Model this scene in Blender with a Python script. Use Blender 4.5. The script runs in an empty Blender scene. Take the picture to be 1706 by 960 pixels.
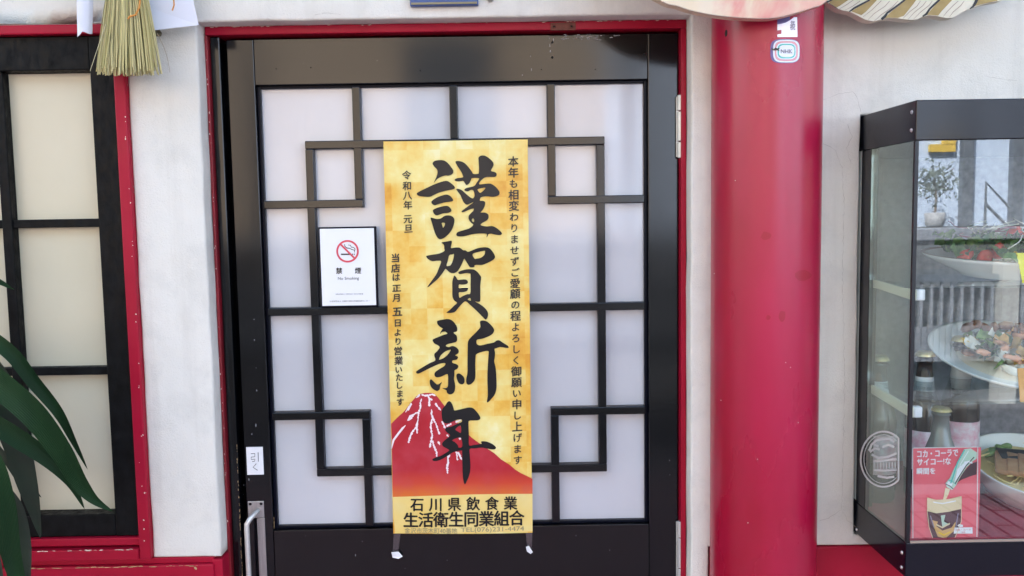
import bpy, bmesh, math, random
from mathutils import Vector, Matrix, noise
random.seed(7)
S = bpy.context.scene
COL = S.collection
R = math.radians

# ------------------------------------------------------------------ camera
PITCH, YAW, ROLL, F = R(4.745), R(.273), R(-.94), 1400.0      # F in pixels of a 1706 wide picture
CAM = Vector((0, -1.46, 1.5))
_r = Vector((math.cos(YAW), -math.sin(YAW), 0))
_d = Vector((math.sin(YAW)*math.cos(PITCH), math.cos(YAW)*math.cos(PITCH), -math.sin(PITCH)))
_u = _r.cross(_d)
_r2 = _r*math.cos(ROLL) + _u*math.sin(ROLL)
_u2 = _u*math.cos(ROLL) - _r*math.sin(ROLL)
cd = bpy.data.cameras.new('camera'); cam = bpy.data.objects.new('camera', cd); COL.objects.link(cam)
cd.sensor_width = 36; cd.lens = F/1706*36; cd.clip_start = .02; cd.clip_end = 500
m = Matrix.Identity(4)
for i in range(3):
    m[i][0] = _r2[i]; m[i][1] = _u2[i]; m[i][2] = -_d[i]; m[i][3] = CAM[i]
cam.matrix_world = m
S.camera = cam

def P(x, y, Y=0.0):
    """world point on the vertical plane y = Y that the photograph shows at pixel (x, y)"""
    v = _d*F + _r2*(x-853) - _u2*(y-480)
    return CAM + v*((Y-CAM.y)/v.y)

# ------------------------------------------------------------------ light
SUN_EL, SUN_AZ = R(44), R(-38)      # azimuth clockwise from +Y: behind the restaurant, so its front stands in open shade
w = bpy.data.worlds.new('World'); S.world = w; w.use_nodes = True
nt = w.node_tree; bg = nt.nodes['Background']; sky = nt.nodes.new('ShaderNodeTexSky')
sky.sky_type = 'NISHITA'; sky.sun_disc = False; sky.sun_elevation = SUN_EL; sky.sun_rotation = SUN_AZ
sky.air_density = 1.6; sky.dust_density = 4.0; sky.ozone_density = 1.0
nt.links.new(sky.outputs[0], bg.inputs[0]); bg.inputs[1].default_value = .12
sd = bpy.data.lights.new('sun', 'SUN'); sun = bpy.data.objects.new('sun', sd); COL.objects.link(sun)
sd.energy = 3.4; sd.angle = R(.6); sd.color = (1, .96, .91)
dv = Vector((math.sin(SUN_AZ)*math.cos(SUN_EL), math.cos(SUN_AZ)*math.cos(SUN_EL), math.sin(SUN_EL)))
sun.rotation_euler = dv.to_track_quat('Z', 'Y').to_euler(); sun.location = dv*20
S.view_settings.view_transform = 'Standard'; S.view_settings.look = 'None'
S.view_settings.exposure = 2.75; S.view_settings.gamma = 1
S.cycles.max_bounces = 10; S.cycles.transparent_max_bounces = 24
S.cycles.use_denoising = True

# ------------------------------------------------------------------ materials
def mat(name, col, rough=.6, metal=0, spec=.5, coat=0, coat_rough=.1, ior=1.5, trans=0):
    m = bpy.data.materials.new(name); m.use_nodes = True
    b = m.node_tree.nodes['Principled BSDF']
    b.inputs['Base Color'].default_value = (*col, 1); b.inputs['Roughness'].default_value = rough
    b.inputs['Metallic'].default_value = metal; b.inputs['IOR'].default_value = ior
    b.inputs['Specular IOR Level'].default_value = spec
    b.inputs['Coat Weight'].default_value = coat; b.inputs['Coat Roughness'].default_value = coat_rough
    b.inputs['Transmission Weight'].default_value = trans
    return m
class NG:
    def __init__(s, m): s.m = m; s.t = m.node_tree; s.b = s.t.nodes['Principled BSDF']; s.c = None
    def n(s, typ, **kw):
        o = s.t.nodes.new(typ)
        for k, v in kw.items(): setattr(o, k, v)
        return o
    def l(s, a, b): s.t.links.new(a, b)
    def pos(s, scale=(1, 1, 1)):
        g = s.n('ShaderNodeNewGeometry'); mp = s.n('ShaderNodeMapping'); mp.inputs['Scale'].default_value = scale
        s.l(g.outputs['Position'], mp.inputs[0]); return mp.outputs[0]
    def noise(s, scale, detail=4, vec=None, rough=.55, dist=0):
        t = s.n('ShaderNodeTexNoise'); t.inputs['Scale'].default_value = scale; t.inputs['Detail'].default_value = detail
        t.inputs['Roughness'].default_value = rough; t.inputs['Distortion'].default_value = dist
        s.l(vec or s.pos(), t.inputs['Vector']); return t.outputs[0]
    def ramp(s, fac, stops, interp='LINEAR'):
        r = s.n('ShaderNodeValToRGB'); r.color_ramp.interpolation = interp
        e = r.color_ramp.elements
        while len(e) < len(stops): e.new(.5)
        for k, (p, c) in enumerate(stops):
            e[k].position = p; e[k].color = (*c, 1) if len(c) == 3 else c
        s.l(fac, r.inputs[0]); return r.outputs[0]
    def mix(s, fac, a, b, mode='MIX'):
        x = s.n('ShaderNodeMix', data_type='RGBA', blend_type=mode)
        for sock, v in ((x.inputs[0], fac), (x.inputs[6], a), (x.inputs[7], b)):
            if isinstance(v, (int, float)): sock.default_value = v
            elif isinstance(v, tuple): sock.default_value = (*v, 1)
            else: s.l(v, sock)
        return x.outputs[2]
    def bump(s, h, strength=.3, dist=.002):
        b = s.n('ShaderNodeBump'); b.inputs['Strength'].default_value = strength; b.inputs['Distance'].default_value = dist
        s.l(h, b.inputs['Height']); s.l(b.outputs[0], s.b.inputs['Normal'])
    def color(s, c): s.l(c, s.b.inputs['Base Color'])
    def rough(s, c): s.l(c, s.b.inputs['Roughness'])

def g3(v): return (v, v, v)
def varied(name, c1, c2, scale=8, rough=.6, bump=.15, bscale=120, coat=0, spec=.5, r2=None, stretch=(1, 1, 1), metal=0, cr=.1):
    m = mat(name, c1, rough, coat=coat, spec=spec, metal=metal, coat_rough=cr); g = NG(m)
    g.color(g.ramp(g.noise(scale, 5, g.pos(stretch)), [(.3, c1), (.7, c2)]))
    if r2 is not None: g.rough(g.ramp(g.noise(scale*1.7, 5, g.pos(stretch)), [(.3, g3(rough)), (.7, g3(r2))]))
    if bump: g.bump(g.noise(bscale, 4, g.pos(stretch)), bump, .001)
    return m

M = {}
# plaster: off-white render with dirt and fine sandy relief
m = mat('plaster', (.7, .69, .67), .85, spec=.3); g = NG(m)
base = g.ramp(g.noise(3.2, 6), [(.3, (.71, .675, .61)), (.55, (.78, .745, .68)), (.75, (.80, .77, .705))])
dirt = g.ramp(g.noise(9, 8, rough=.65, dist=.4), [(.50, (0, 0, 0)), (.74, (1, 1, 1))])
dm = g.n('ShaderNodeMath', operation='MULTIPLY'); g.l(dirt, dm.inputs[0]); dm.inputs[1].default_value = .45
speck = g.ramp(g.noise(160, 3), [(.66, (0, 0, 0)), (.72, (1, 1, 1))])
sm = g.n('ShaderNodeMath', operation='MULTIPLY'); g.l(speck, sm.inputs[0]); sm.inputs[1].default_value = .18
g.color(g.mix(sm.outputs[0], g.mix(dm.outputs[0], base, (.52, .50, .455)), (.42, .40, .37)))
strk = g.ramp(g.noise(1, 6, g.pos((22, 1, 1.3)), rough=.6), [(.52, (0, 0, 0)), (.75, (.30, .30, .30))])
src = g.b.inputs['Base Color'].links[0].from_socket; g.color(g.mix(strk, src, (.50, .46, .40)))
hsum = g.n('ShaderNodeMath', operation='ADD'); g.l(g.noise(330, 4, rough=.7), hsum.inputs[0])
h2 = g.n('ShaderNodeMath', operation='MULTIPLY'); g.l(g.noise(14, 3), h2.inputs[0]); h2.inputs[1].default_value = 2.2
g.l(h2.outputs[0], hsum.inputs[1]); g.bump(hsum.outputs[0], .55, .0026)
M['plaster'] = m
M['black'] = varied('black_lacquer', (.0020, .0023, .0035), (.0035, .004, .006), 5, .09, .05, 60, spec=.42, r2=.16, stretch=(1, 1, .3))
M['black_rail'] = varied('black_lacquer_rail', (.0022, .0022, .003), (.0035, .0035, .0045), 5, .10, .06, 40, spec=.48, r2=.17, stretch=(.2, 1, 1.6))
M['black_old'] = varied('weathered_black', (.0018, .0018, .002), (.0065, .007, .008), 60, .30, 1.0, 120, spec=.14, r2=.7, stretch=(1, 1, .6))
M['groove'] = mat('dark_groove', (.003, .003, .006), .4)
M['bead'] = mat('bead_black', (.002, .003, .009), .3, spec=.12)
M['red'] = varied('red_paint', (.32, .004, .022), (.39, .006, .032), 7, .30, .3, 70, r2=.5, spec=.22)
M['red_col'] = varied('red_column_paint', (.31, .003, .018), (.46, .008, .060), 4, .24, .12, 34, r2=.36, spec=.55, stretch=(1, 1, .35))
M['red_dark2'] = mat('stained_red', (.34, .003, .026), .34)
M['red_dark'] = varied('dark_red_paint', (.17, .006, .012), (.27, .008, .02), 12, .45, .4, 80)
M['acrylic'] = varied('frosted_acrylic', (.52, .515, .555), (.59, .585, .62), 2.2, .04, 0, spec=.85, r2=.12)
for nm_ in ('acrylic',):
    g = NG(M[nm_]); oi = g.n('ShaderNodeObjectInfo'); src = g.b.inputs['Base Color'].links[0].from_socket
    g.color(g.mix(1.0, src, g.ramp(oi.outputs['Random'], [(0, (.90, .91, .915)), (.5, (1, .995, .97)), (1, (.95, .965, .975))]), 'MULTIPLY'))
M['cream'] = varied('cream_paper', (.57, .51, .365), (.63, .57, .43), 2.2, .30, .05, 200, spec=.45)
M['steel'] = varied('brushed_steel', (.42, .42, .43), (.55, .55, .55), 60, .32, .1, 300, metal=.9, stretch=(6, 6, .4))
M['satin'] = varied('satin_steel', (.62, .60, .57), (.72, .70, .67), 60, .4, 0, metal=.55)
M['rust'] = varied('rusty_plate', (.11, .035, .025), (.2, .06, .04), 90, .7, .5, 200)
M['white'] = mat('white_paper', (.80, .80, .82), .5)
M['shide'] = mat('ornament_paper', (.72, .73, .82), .55)
M['chip'] = mat('chip_cream', (.72, .62, .52), .8)
M['chipgold'] = mat('bare_wood_scratch', (.50, .33, .16), .7)
M['chipgrey'] = mat('pale_scratch', (.35, .35, .37), .6)
M['crack'] = mat('crack_dirt', (.42, .38, .33), .9)
M['ink'] = mat('printed_ink', (.012, .011, .013), .30, spec=.30)
M['ink2'] = mat('small_print', (.03, .025, .02), .5)
M['inkgrey'] = mat('grey_print', (.28, .24, .14), .6)
M['redprint'] = mat('red_print', (.68, .06, .09), .5)
M['blueplate'] = varied('blue_plaque', (.03, .06, .2), (.06, .11, .3), 30, .4, .1)
M['screw'] = mat('screw_metal', (.6, .6, .6), .3, metal=.9)
M['hole'] = mat('hole_black', (.002, .002, .002), .8)
M['orange'] = mat('orange_cord', (.6, .25, .05), .7)
M['leaf'] = varied('leaf_green', (.005, .022, .008), (.011, .040, .013), 14, .42, .15, 60, spec=.14, stretch=(1, 1, .3))
for nm_ in ('leaf',):
    g = NG(M[nm_]); at = g.n('ShaderNodeAttribute', attribute_name='across'); wv = g.n('ShaderNodeMath', operation='SINE'); mu = g.n('ShaderNodeMath', operation='MULTIPLY'); mu.inputs[1].default_value = 46
    g.l(at.outputs['Fac'], mu.inputs[0]); g.l(mu.outputs[0], wv.inputs[0]); src = g.b.inputs['Base Color'].links[0].from_socket
    g.color(g.mix(g.ramp(wv.outputs[0], [(.2, (0, 0, 0)), (1, (.6, .6, .6))]), src, (.022, .056, .020))); g.bump(wv.outputs[0], .35, .0006)
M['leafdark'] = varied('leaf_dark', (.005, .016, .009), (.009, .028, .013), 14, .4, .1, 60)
M['stem'] = varied('cane_stem', (.14, .1, .06), (.2, .15, .1), 30, .8, .5)
# straw: colour of each straw is its own
m = mat('straw', (.4, .38, .16), .7); g = NG(m)
a = g.n('ShaderNodeAttribute', attribute_name='tint'); g.color(g.mix(.25, a.outputs[0], g.ramp(g.noise(70, 3, g.pos((1, 1, .2))), [(.3, (.26, .22, .10)), (.7, (.72, .64, .42))])))
M['straw'] = m
# poster ground: squares of gold leaf
m = mat('gold_leaf_print', (.8, .6, .2), .36, spec=.5); g = NG(m)
pp = g.pos((1/.0293, 1, 1/.0285))
sn = g.n('ShaderNodeVectorMath', operation='FLOOR'); g.l(pp, sn.inputs[0])
wn = g.n('ShaderNodeTexWhiteNoise', noise_dimensions='3D')
sx = g.n('ShaderNodeSeparateXYZ'); g.l(sn.outputs[0], sx.inputs[0]); cx = g.n('ShaderNodeCombineXYZ')
g.l(sx.outputs[0], cx.inputs[0]); g.l(sx.outputs[2], cx.inputs[2]); g.l(cx.outputs[0], wn.inputs[0])
a1 = g.n('ShaderNodeMath', operation='MULTIPLY'); g.l(wn.outputs[0], a1.inputs[0]); a1.inputs[1].default_value = .15
a2 = g.n('ShaderNodeMath', operation='ADD'); g.l(a1.outputs[0], a2.inputs[0])
a3 = g.n('ShaderNodeMath', operation='MULTIPLY'); g.l(g.noise(11, 5, rough=.6), a3.inputs[0]); a3.inputs[1].default_value = 1.08
edx = g.n('ShaderNodeMapRange'); sxp = g.n('ShaderNodeSeparateXYZ'); gp = g.n('ShaderNodeNewGeometry'); g.l(gp.outputs['Position'], sxp.inputs[0])
ab = g.n('ShaderNodeMath', operation='ADD'); g.l(sxp.outputs[0], ab.inputs[0]); ab.inputs[1].default_value = .09
ab2 = g.n('ShaderNodeMath', operation='ABSOLUTE'); g.l(ab.outputs[0], ab2.inputs[0]); g.l(ab2.outputs[0], edx.inputs[0])
edx.inputs[1].default_value = .05; edx.inputs[2].default_value = .13; edx.inputs[3].default_value = -.03; edx.inputs[4].default_value = .09
a4 = g.n('ShaderNodeMath', operation='ADD'); g.l(a3.outputs[0], a4.inputs[0]); g.l(edx.outputs[0], a4.inputs[1]); g.l(a4.outputs[0], a2.inputs[1])
g.color(g.ramp(a2.outputs[0], [(.36, (.84, .76, .42)), (.46, (.81, .68, .26)), (.60, (.80, .58, .16)), (.73, (.77, .44, .065)), (.86, (.68, .31, .028))]))
M['gold'] = m
# mountain: printed fade from crimson to orange at its foot
m = mat('mountain_print', (.6, .02, .04), .36, spec=.5); g = NG(m)
ge = g.n('ShaderNodeNewGeometry'); sz = g.n('ShaderNodeSeparateXYZ'); g.l(ge.outputs['Position'], sz.inputs[0])
mr = g.n('ShaderNodeMapRange'); mr.inputs[1].default_value = .990; mr.inputs[2].default_value = 1.042
g.l(sz.outputs[2], mr.inputs[0])
g.color(g.mix(g.ramp(g.noise(26, 3), [(.4, (0, 0, 0)), (.8, (.5, .5, .5))]), g.ramp(mr.outputs[0], [(0, (.68, .17, .022)), (.5, (.56, .05, .022)), (1, (.42, .010, .022))]), (.50, .06, .09)))
M['mountain'] = m
M['snow'] = mat('snow_print', (.85, .72, .74), .4)
M['goldband'] = varied('gold_band_print', (.80, .56, .15), (.78, .62, .25), 14, .38, 0)
# painted boards
m = mat('painted_belly', (.7, .6, .45), .55); g = NG(m)
g.color(g.mix(g.ramp(g.noise(7, 5, dist=.6), [(.47, (0, 0, 0)), (.66, (.9, .9, .9))]), g.ramp(g.noise(10, 4), [(.3, (.74, .58, .38)), (.7, (.74, .62, .50))]), (.66, .13, .14)))
M['belly'] = m
M['boardcream'] = varied('cream_board_paint', (.62, .57, .44), (.70, .64, .52), 40, .6, .2, 60, stretch=(1, 1, .4))
M['boardbrown'] = varied('ochre_board_paint', (.30, .20, .06), (.40, .29, .11), 40, .6, .2, 60)
M['boardline'] = mat('black_board_line', (.01, .01, .012), .5)
M['boardhair'] = mat('fine_brown_line', (.33, .24, .19), .6)
# glass seen as sheet: clear with Fresnel-like mirror reflection
def sheet_glass(name, tint=(.93, .97, .96), f0=.09, rough=.0, rc=(.93, .96, 1)):
    m = bpy.data.materials.new(name); m.use_nodes = True; t = m.node_tree; t.nodes.clear()
    o = t.nodes.new('ShaderNodeOutputMaterial'); mx = t.nodes.new('ShaderNodeMixShader')
    tr = t.nodes.new('ShaderNodeBsdfTransparent'); tr.inputs[0].default_value = (*tint, 1)
    gl = t.nodes.new('ShaderNodeBsdfGlossy'); gl.inputs['Roughness'].default_value = rough; gl.inputs[0].default_value = (*rc, 1)
    lw = t.nodes.new('ShaderNodeLayerWeight'); lw.inputs[0].default_value = .5
    pw = t.nodes.new('ShaderNodeMath'); pw.operation = 'POWER'; pw.inputs[1].default_value = 4.2
    mr = t.nodes.new('ShaderNodeMapRange'); mr.inputs[3].default_value = f0; mr.inputs[4].default_value = 1
    t.links.new(lw.outputs['Facing'], pw.inputs[0]); t.links.new(pw.outputs[0], mr.inputs[0])
    t.links.new(mr.outputs[0], mx.inputs[0]); t.links.new(tr.outputs[0], mx.inputs[1]); t.links.new(gl.outputs[0], mx.inputs[2])
    t.links.new(mx.outputs[0], o.inputs[0]); return m
M['glass'] = sheet_glass('cabinet_glass', (.96, .985, .98), f0=.075)
M['tape'] = sheet_glass('clear_tape', (.80, .80, .80), .16, .15)
M['sideglass'] = sheet_glass('side_glass', (.93, .98, .95), f0=.18, rc=(.86, .95, .90))
M['shelfglass'] = sheet_glass('shelf_glass', (.93, .98, .965), .05)
M['cabblack'] = varied('cabinet_black', (.0035, .0045, .009), (.006, .007, .013), 8, .12, .02, 20, spec=.33)
M['cabback'] = varied('cabinet_back', (.20, .19, .205), (.36, .35, .37), 70, .8, .3)
M['cabside'] = varied('cabinet_side', (.50, .55, .51), (.55, .60, .56), 5, .6, .0)
M['cabfloor'] = varied('cabinet_red_cloth', (.30, .01, .03), (.36, .015, .04), 20, .7, .2)
M['bracket'] = mat('ivory_bracket', (.80, .77, .62), .4)
M['china'] = mat('white_china', (.86, .86, .84), .18)
M['chinabrown'] = mat('brown_rim', (.22, .13, .1), .3)
M['bottle'] = mat('brown_bottle_glass', (.030, .018, .012), .08, spec=.7)
M['bottlelabel'] = varied('beer_label', (.78, .77, .79), (.70, .30, .40), 70, .5, 0)
M['cap'] = varied('gold_cap', (.55, .42, .18), (.7, .6, .35), 200, .35, 0, metal=.6)
M['capsilver'] = mat('silver_cap', (.75, .74, .68), .3, metal=.5)
M['clearbottle'] = mat('clear_bottle', (.18, .19, .18), .08, spec=.8)
M['yellow'] = mat('yellow_tag', (.85, .78, .05), .6)
M['orangetag'] = mat('orange_tag', (.85, .45, .16), .6)
M['lettuce'] = varied('lettuce', (.06, .16, .03), (.26, .38, .12), 90, .4, .2)
M['darkgreen'] = varied('dark_greens', (.03, .08, .02), (.07, .15, .04), 60, .4, .2)
M['tomato'] = mat('tomato', (.62, .05, .02), .25)
M['onion'] = mat('onion', (.78, .74, .66), .3)
M['purple'] = mat('purple_onion', (.25, .05, .08), .3)
M['corn'] = mat('corn', (.8, .5, .03), .3)
M['shrimp'] = mat('shrimp', (.72, .35, .22), .35)
M['brownfood'] = varied('brown_food', (.12, .04, .02), (.25, .1, .04), 60, .3, .3)
M['pork'] = varied('pork_slices', (.35, .15, .06), (.5, .3, .16), 40, .4, .3)
M['noodle'] = mat('noodle', (.72, .55, .22), .4)
M['sauce'] = mat('glossy_sauce', (.68, .60, .48), .15)
M['nori'] = mat('nori', (.012, .016, .018), .5)
M['cardred'] = varied('red_card_print', (.72, .09, .12), (.80, .16, .19), 9, .4, 0)
M['cola'] = mat('cola_print', (.06, .015, .02), .4)
M['foam'] = mat('foam_print', (.70, .58, .35), .4)
M['bottleprint'] = mat('pale_green_print', (.45, .60, .48), .4)
M['iceprint'] = mat('ice_print', (.62, .36, .12), .4)
M['frostprint'] = mat('frost_print', (.62, .64, .62), .6)
M['teal'] = mat('teal_print', (.06, .48, .42), .4)
M['pink'] = mat('pink_print', (.75, .32, .34), .4)
M['stickerwhite'] = mat('sticker_white', (.74, .76, .82), .35)
M['stickerblue'] = mat('sticker_shadow_blue', (.13, .10, .28), .35)
M['foil'] = varied('silver_foil', (.82, .84, .90), (.88, .80, .92), 90, .3, .2, metal=.2)
M['greytext'] = mat('grey_violet_print', (.22, .20, .27), .5)
# street
M['street'] = varied('asphalt', (.055, .055, .058), (.085, .085, .088), 3, .85, .5, 90)
m = mat('paver', (.35, .2, .18), .8); g = NG(m)
br = g.n('ShaderNodeTexBrick'); g.l(g.pos((1, 1, 1)), br.inputs['Vector'])
mp = br.inputs['Vector'].links[0].from_node; mp.inputs['Rotation'].default_value = (0, 0, R(90))
for k, v in (('Scale', 1.0), ('Mortar Size', .009), ('Brick Width', .40), ('Row Height', .10)): br.inputs[k].default_value = v
br.inputs['Color1'].default_value = (.33, .20, .20, 1); br.inputs['Color2'].default_value = (.40, .27, .27, 1); br.inputs['Mortar'].default_value = (.05, .025, .025, 1)
g.color(br.outputs[0]); M['paver'] = m
M['kerb'] = varied('kerb_concrete', (.35, .35, .34), (.42, .42, .4), 10, .85, .4)
M['bwhite'] = varied('white_siding', (.52, .63, .82), (.58, .69, .86), 1.2, .6, .1, 20)
M['bgrey'] = varied('grey_steel_post', (.10, .12, .15), (.14, .16, .19), 8, .5, .1)
M['bbase'] = varied('grey_footing', (.10, .11, .125), (.15, .16, .175), 6, .8, .3)
M['bdark'] = varied('darkened_footing', (.025, .025, .028), (.045, .044, .046), 4, .8, .3)  # footing darkened so the lacquered door mirrors black low down
M['bmid'] = varied('mid_grey_paint', (.20, .22, .26), (.26, .28, .32), 5, .6, .1)
M['treeleaf'] = varied('tree_leaf', (.12, .15, .13), (.18, .22, .19), 8, .6, 0)
M['bbeige'] = varied('tan_siding', (.50, .41, .32), (.56, .47, .38), 1.5, .7, .1, 20)
M['pot'] = mat('pale_planter', (.34, .35, .37), .7)
M['signyellow'] = mat('yellow_sign', (.7, .48, .08), .5)
M['soffit'] = varied('soffit_board', (.30, .28, .27), (.36, .34, .32), 4, .8, .2)

# ------------------------------------------------------------------ helpers
def obj(name, bm, material, parent=None, smooth=False, weld=False):
    me = bpy.data.meshes.new(name)
    if weld: bmesh.ops.remove_doubles(bm, verts=bm.verts, dist=1e-5)
    bmesh.ops.recalc_face_normals(bm, faces=bm.faces)
    bm.to_mesh(me); bm.free()
    o = bpy.data.objects.new(name, me); COL.objects.link(o)
    for mm in (material if isinstance(material, (list, tuple)) else [material]): me.materials.append(M[mm])
    if smooth:
        for p in me.polygons: p.use_smooth = True
    if parent is not None:
        o.parent = parent; o.matrix_parent_inverse = parent_world(parent).inverted()
    return o
def parent_world(p):
    m = Matrix.Translation(p.location) @ p.rotation_euler.to_matrix().to_4x4()
    return m if p.parent is None else parent_world(p.parent) @ p.matrix_parent_inverse @ m
def tag(o, label=None, cat=None, group=None, kind=None):
    if label: o['label'] = label
    if cat: o['category'] = cat
    if group: o['group'] = group
    if kind: o['kind'] = kind
    return o
def thing(name, label, cat, loc, group=None):
    o = bpy.data.objects.new(name, None); COL.objects.link(o); o.location = loc; o.empty_display_size = .05
    return tag(o, label, cat, group)
def box(bm, x0, x1, y0, y1, z0, z1, bev=0.0, seg=2):
    t = bmesh.new()
    vs = [t.verts.new((x, y, z)) for x in (x0, x1) for y in (y0, y1) for z in (z0, z1)]
    for f in ((0, 1, 3, 2), (4, 6, 7, 5), (0, 4, 5, 1), (2, 3, 7, 6), (0, 2, 6, 4), (1, 5, 7, 3)): t.faces.new([vs[i] for i in f])
    if bev: bmesh.ops.bevel(t, geom=list(t.edges), offset=bev, segments=seg, affect='EDGES', profile=.5)
    join(bm, t); return bm
def join(bm, t):
    mp = {v: bm.verts.new(v.co) for v in t.verts}
    for f in t.faces:
        try:
            nf = bm.faces.new([mp[v] for v in f.verts]); nf.material_index = f.material_index
        except ValueError: pass
    t.free()
def bx(*a, bev=0.0, seg=2): return box(bmesh.new(), *a, bev=bev, seg=seg)
def tube(bm, pts, radii, n=8, caps=True):
    pts = [Vector(p) for p in pts]; rings = []
    if not isinstance(radii, (list, tuple)): radii = [radii]*len(pts)
    up = Vector((0.13, .97, .2)).normalized()
    for i, p in enumerate(pts):
        t = (pts[min(i+1, len(pts)-1)] - pts[max(i-1, 0)]).normalized()
        a = t.cross(up)
        if a.length < 1e-3: a = t.cross(Vector((1, 0, 0)))
        a.normalize(); b = t.cross(a)
        rings.append([bm.verts.new(p + (a*math.cos(2*math.pi*k/n) + b*math.sin(2*math.pi*k/n))*radii[i]) for k in range(n)])
    for i in range(len(rings)-1):
        for k in range(n): bm.faces.new([rings[i][k], rings[i][(k+1) % n], rings[i+1][(k+1) % n], rings[i+1][k]])
    if caps: bm.faces.new(rings[0][::-1]); bm.faces.new(rings[-1])
    return bm
def lathe(bm, prof, n=40, mtx=None):
    rings = []
    for r_, z in prof:
        if r_ < 1e-5: rings.append([bm.verts.new((0, 0, z))])
        else: rings.append([bm.verts.new((r_*math.cos(2*math.pi*k/n), r_*math.sin(2*math.pi*k/n), z)) for k in range(n)])
    for a, b in zip(rings, rings[1:]):
        for k in range(n):
            q = [a[k % len(a)], a[(k+1) % len(a)], b[(k+1) % len(b)], b[k % len(b)]]
            q = [v for i, v in enumerate(q) if v not in q[:i]]
            if len(q) > 2: bm.faces.new(q)
    if mtx is not None:
        vs = [v for rg in rings for v in rg]; bmesh.ops.transform(bm, matrix=mtx, verts=vs)
    return bm
def smooth_loop(pts, sub=4, k=.5):
    n = len(pts); out = []
    for i in range(n):
        p0, p1, p2, p3 = [Vector((*pts[(i+j) % n], 0)) for j in (-1, 0, 1, 2)]
        for s in range(sub):
            t = s/sub
            q = .5*((2*p1) + (p2-p0)*t + (2*p0-5*p1+4*p2-p3)*t*t + (3*p1-p0-3*p2+p3)*t**3)
            out.append((q.x, q.y))
    return out
def fill2d(loops):
    """flat face set of a 2-D outline with holes, via a filled 2-D curve; returns verts, faces"""
    cu = bpy.data.curves.new('tmp', 'CURVE'); cu.dimensions = '2D'; cu.fill_mode = 'FRONT'
    for lp in loops:
        s = cu.splines.new('POLY'); s.points.add(len(lp)-1)
        for i, p in enumerate(lp): s.points[i].co = (p[0]/100, p[1]/100, 0, 1)
        s.use_cyclic_u = True
    o = bpy.data.objects.new('tmp', cu); me = o.to_mesh()
    v = [(a.co.x*100, a.co.y*100) for a in me.vertices]; f = [tuple(p.vertices) for p in me.polygons]
    o.to_mesh_clear(); bpy.data.objects.remove(o); bpy.data.curves.remove(cu)
    return v, f
_gc = {}
def glyph(ch, bold=0.0):
    key = (ch, bold)
    if key in _gc: return _gc[key]
    cu = bpy.data.curves.new('tmpt', 'FONT'); cu.body = ch; cu.size = 1; cu.fill_mode = 'FRONT'; cu.offset = bold; cu.resolution_u = 3
    o = bpy.data.objects.new('tmpt', cu); me = o.to_mesh()
    v = [(a.co.x, a.co.y) for a in me.vertices]; f = [tuple(p.vertices) for p in me.polygons]
    o.to_mesh_clear(); bpy.data.objects.remove(o); bpy.data.curves.remove(cu)
    _gc[key] = (v, f); return v, f
def add2d(bm, v, f, fn, mi=0):
    vs = [bm.verts.new(fn(x, y)) for x, y in v]
    for q in f:
        try: bm.faces.new([vs[i] for i in q]).material_index = mi
        except ValueError: pass
def put_char(bm, ch, cx, cy, size, fn, bold=.01, sx=1, slant=0, skew=0):
    """character centred on photo pixel (cx, cy), em size in pixels; y down"""
    v, f = glyph(ch, 0)
    for k, (ox, oy) in enumerate(((0, 0),) if bold == 0 else ((-bold, 0), (bold, 0), (0, bold*.8), (0, -bold*.8))):
        lift = Vector((0, -.00006*k, 0))
        add2d(bm, [(cx + ((x+ox-.5)*sx + (y-.38)*slant)*size, cy - ((y+oy-.38) + (x-.5)*skew)*size) for x, y in v], f, lambda a, c: fn(a, c)+lift)
def put_line(bm, text, x0, x1, y0, y1, h, fn, bold=.0):
    """text line whose ink runs from pixel (x0,y0) to (x1,y1), baseline-centred, cap height h"""
    v, f = glyph(text, 0)
    a = min(p[0] for p in v); b = max(p[0] for p in v); lo = min(p[1] for p in v); hi = max(p[1] for p in v)
    out = []
    for x, y in v:
        t = (x-a)/(b-a); out.append((x0+(x1-x0)*t, y0+(y1-y0)*t - ((y-lo)/(hi-lo)-.5)*h))
    for k, (ox, oy) in enumerate(((0, 0),) if bold == 0 else ((-bold, 0), (bold, 0), (0, bold*.8), (0, -bold*.8))):
        lift = Vector((0, -.00006*k, 0)); add2d(bm, [(x+ox*h, y+oy*h) for x, y in out], f, lambda p, q: fn(p, q)+lift)
def add_dense(bm, v, f, fn, step=7):
    t = bmesh.new(); vs = [t.verts.new((x, y, 0)) for x, y in v]
    for q in f:
        try: t.faces.new([vs[i] for i in q])
        except ValueError: pass
    bmesh.ops.triangulate(t, faces=t.faces)
    for _ in range(9):
        lg = [e for e in t.edges if e.calc_length() > step]
        if not lg: break
        bmesh.ops.subdivide_edges(t, edges=lg, cuts=1); bmesh.ops.triangulate(t, faces=t.faces)
    for q in t.verts: q.co = fn(q.co.x, q.co.y)
    join(bm, t)
def ribbon(bm, pts, widths, fn, mi=0):
    """flat brush stroke through 2-D points"""
    L, Rr = [], []
    for i, p in enumerate(pts):
        a = pts[max(i-1, 0)]; b = pts[min(i+1, len(pts)-1)]
        dx, dy = b[0]-a[0], b[1]-a[1]; l = math.hypot(dx, dy) or 1
        w_ = (widths[i] if isinstance(widths, (list, tuple)) else widths)/2
        L.append(bm.verts.new(fn(p[0]-dy/l*w_, p[1]+dx/l*w_))); Rr.append(bm.verts.new(fn(p[0]+dy/l*w_, p[1]-dx/l*w_)))
    for i in range(len(pts)-1): bm.faces.new([L[i], L[i+1], Rr[i+1], Rr[i]]).material_index = mi
def poly(bm, pts, fn, mi=0):
    v, f = fill2d([pts]); add2d(bm, v, f, fn, mi)
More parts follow.
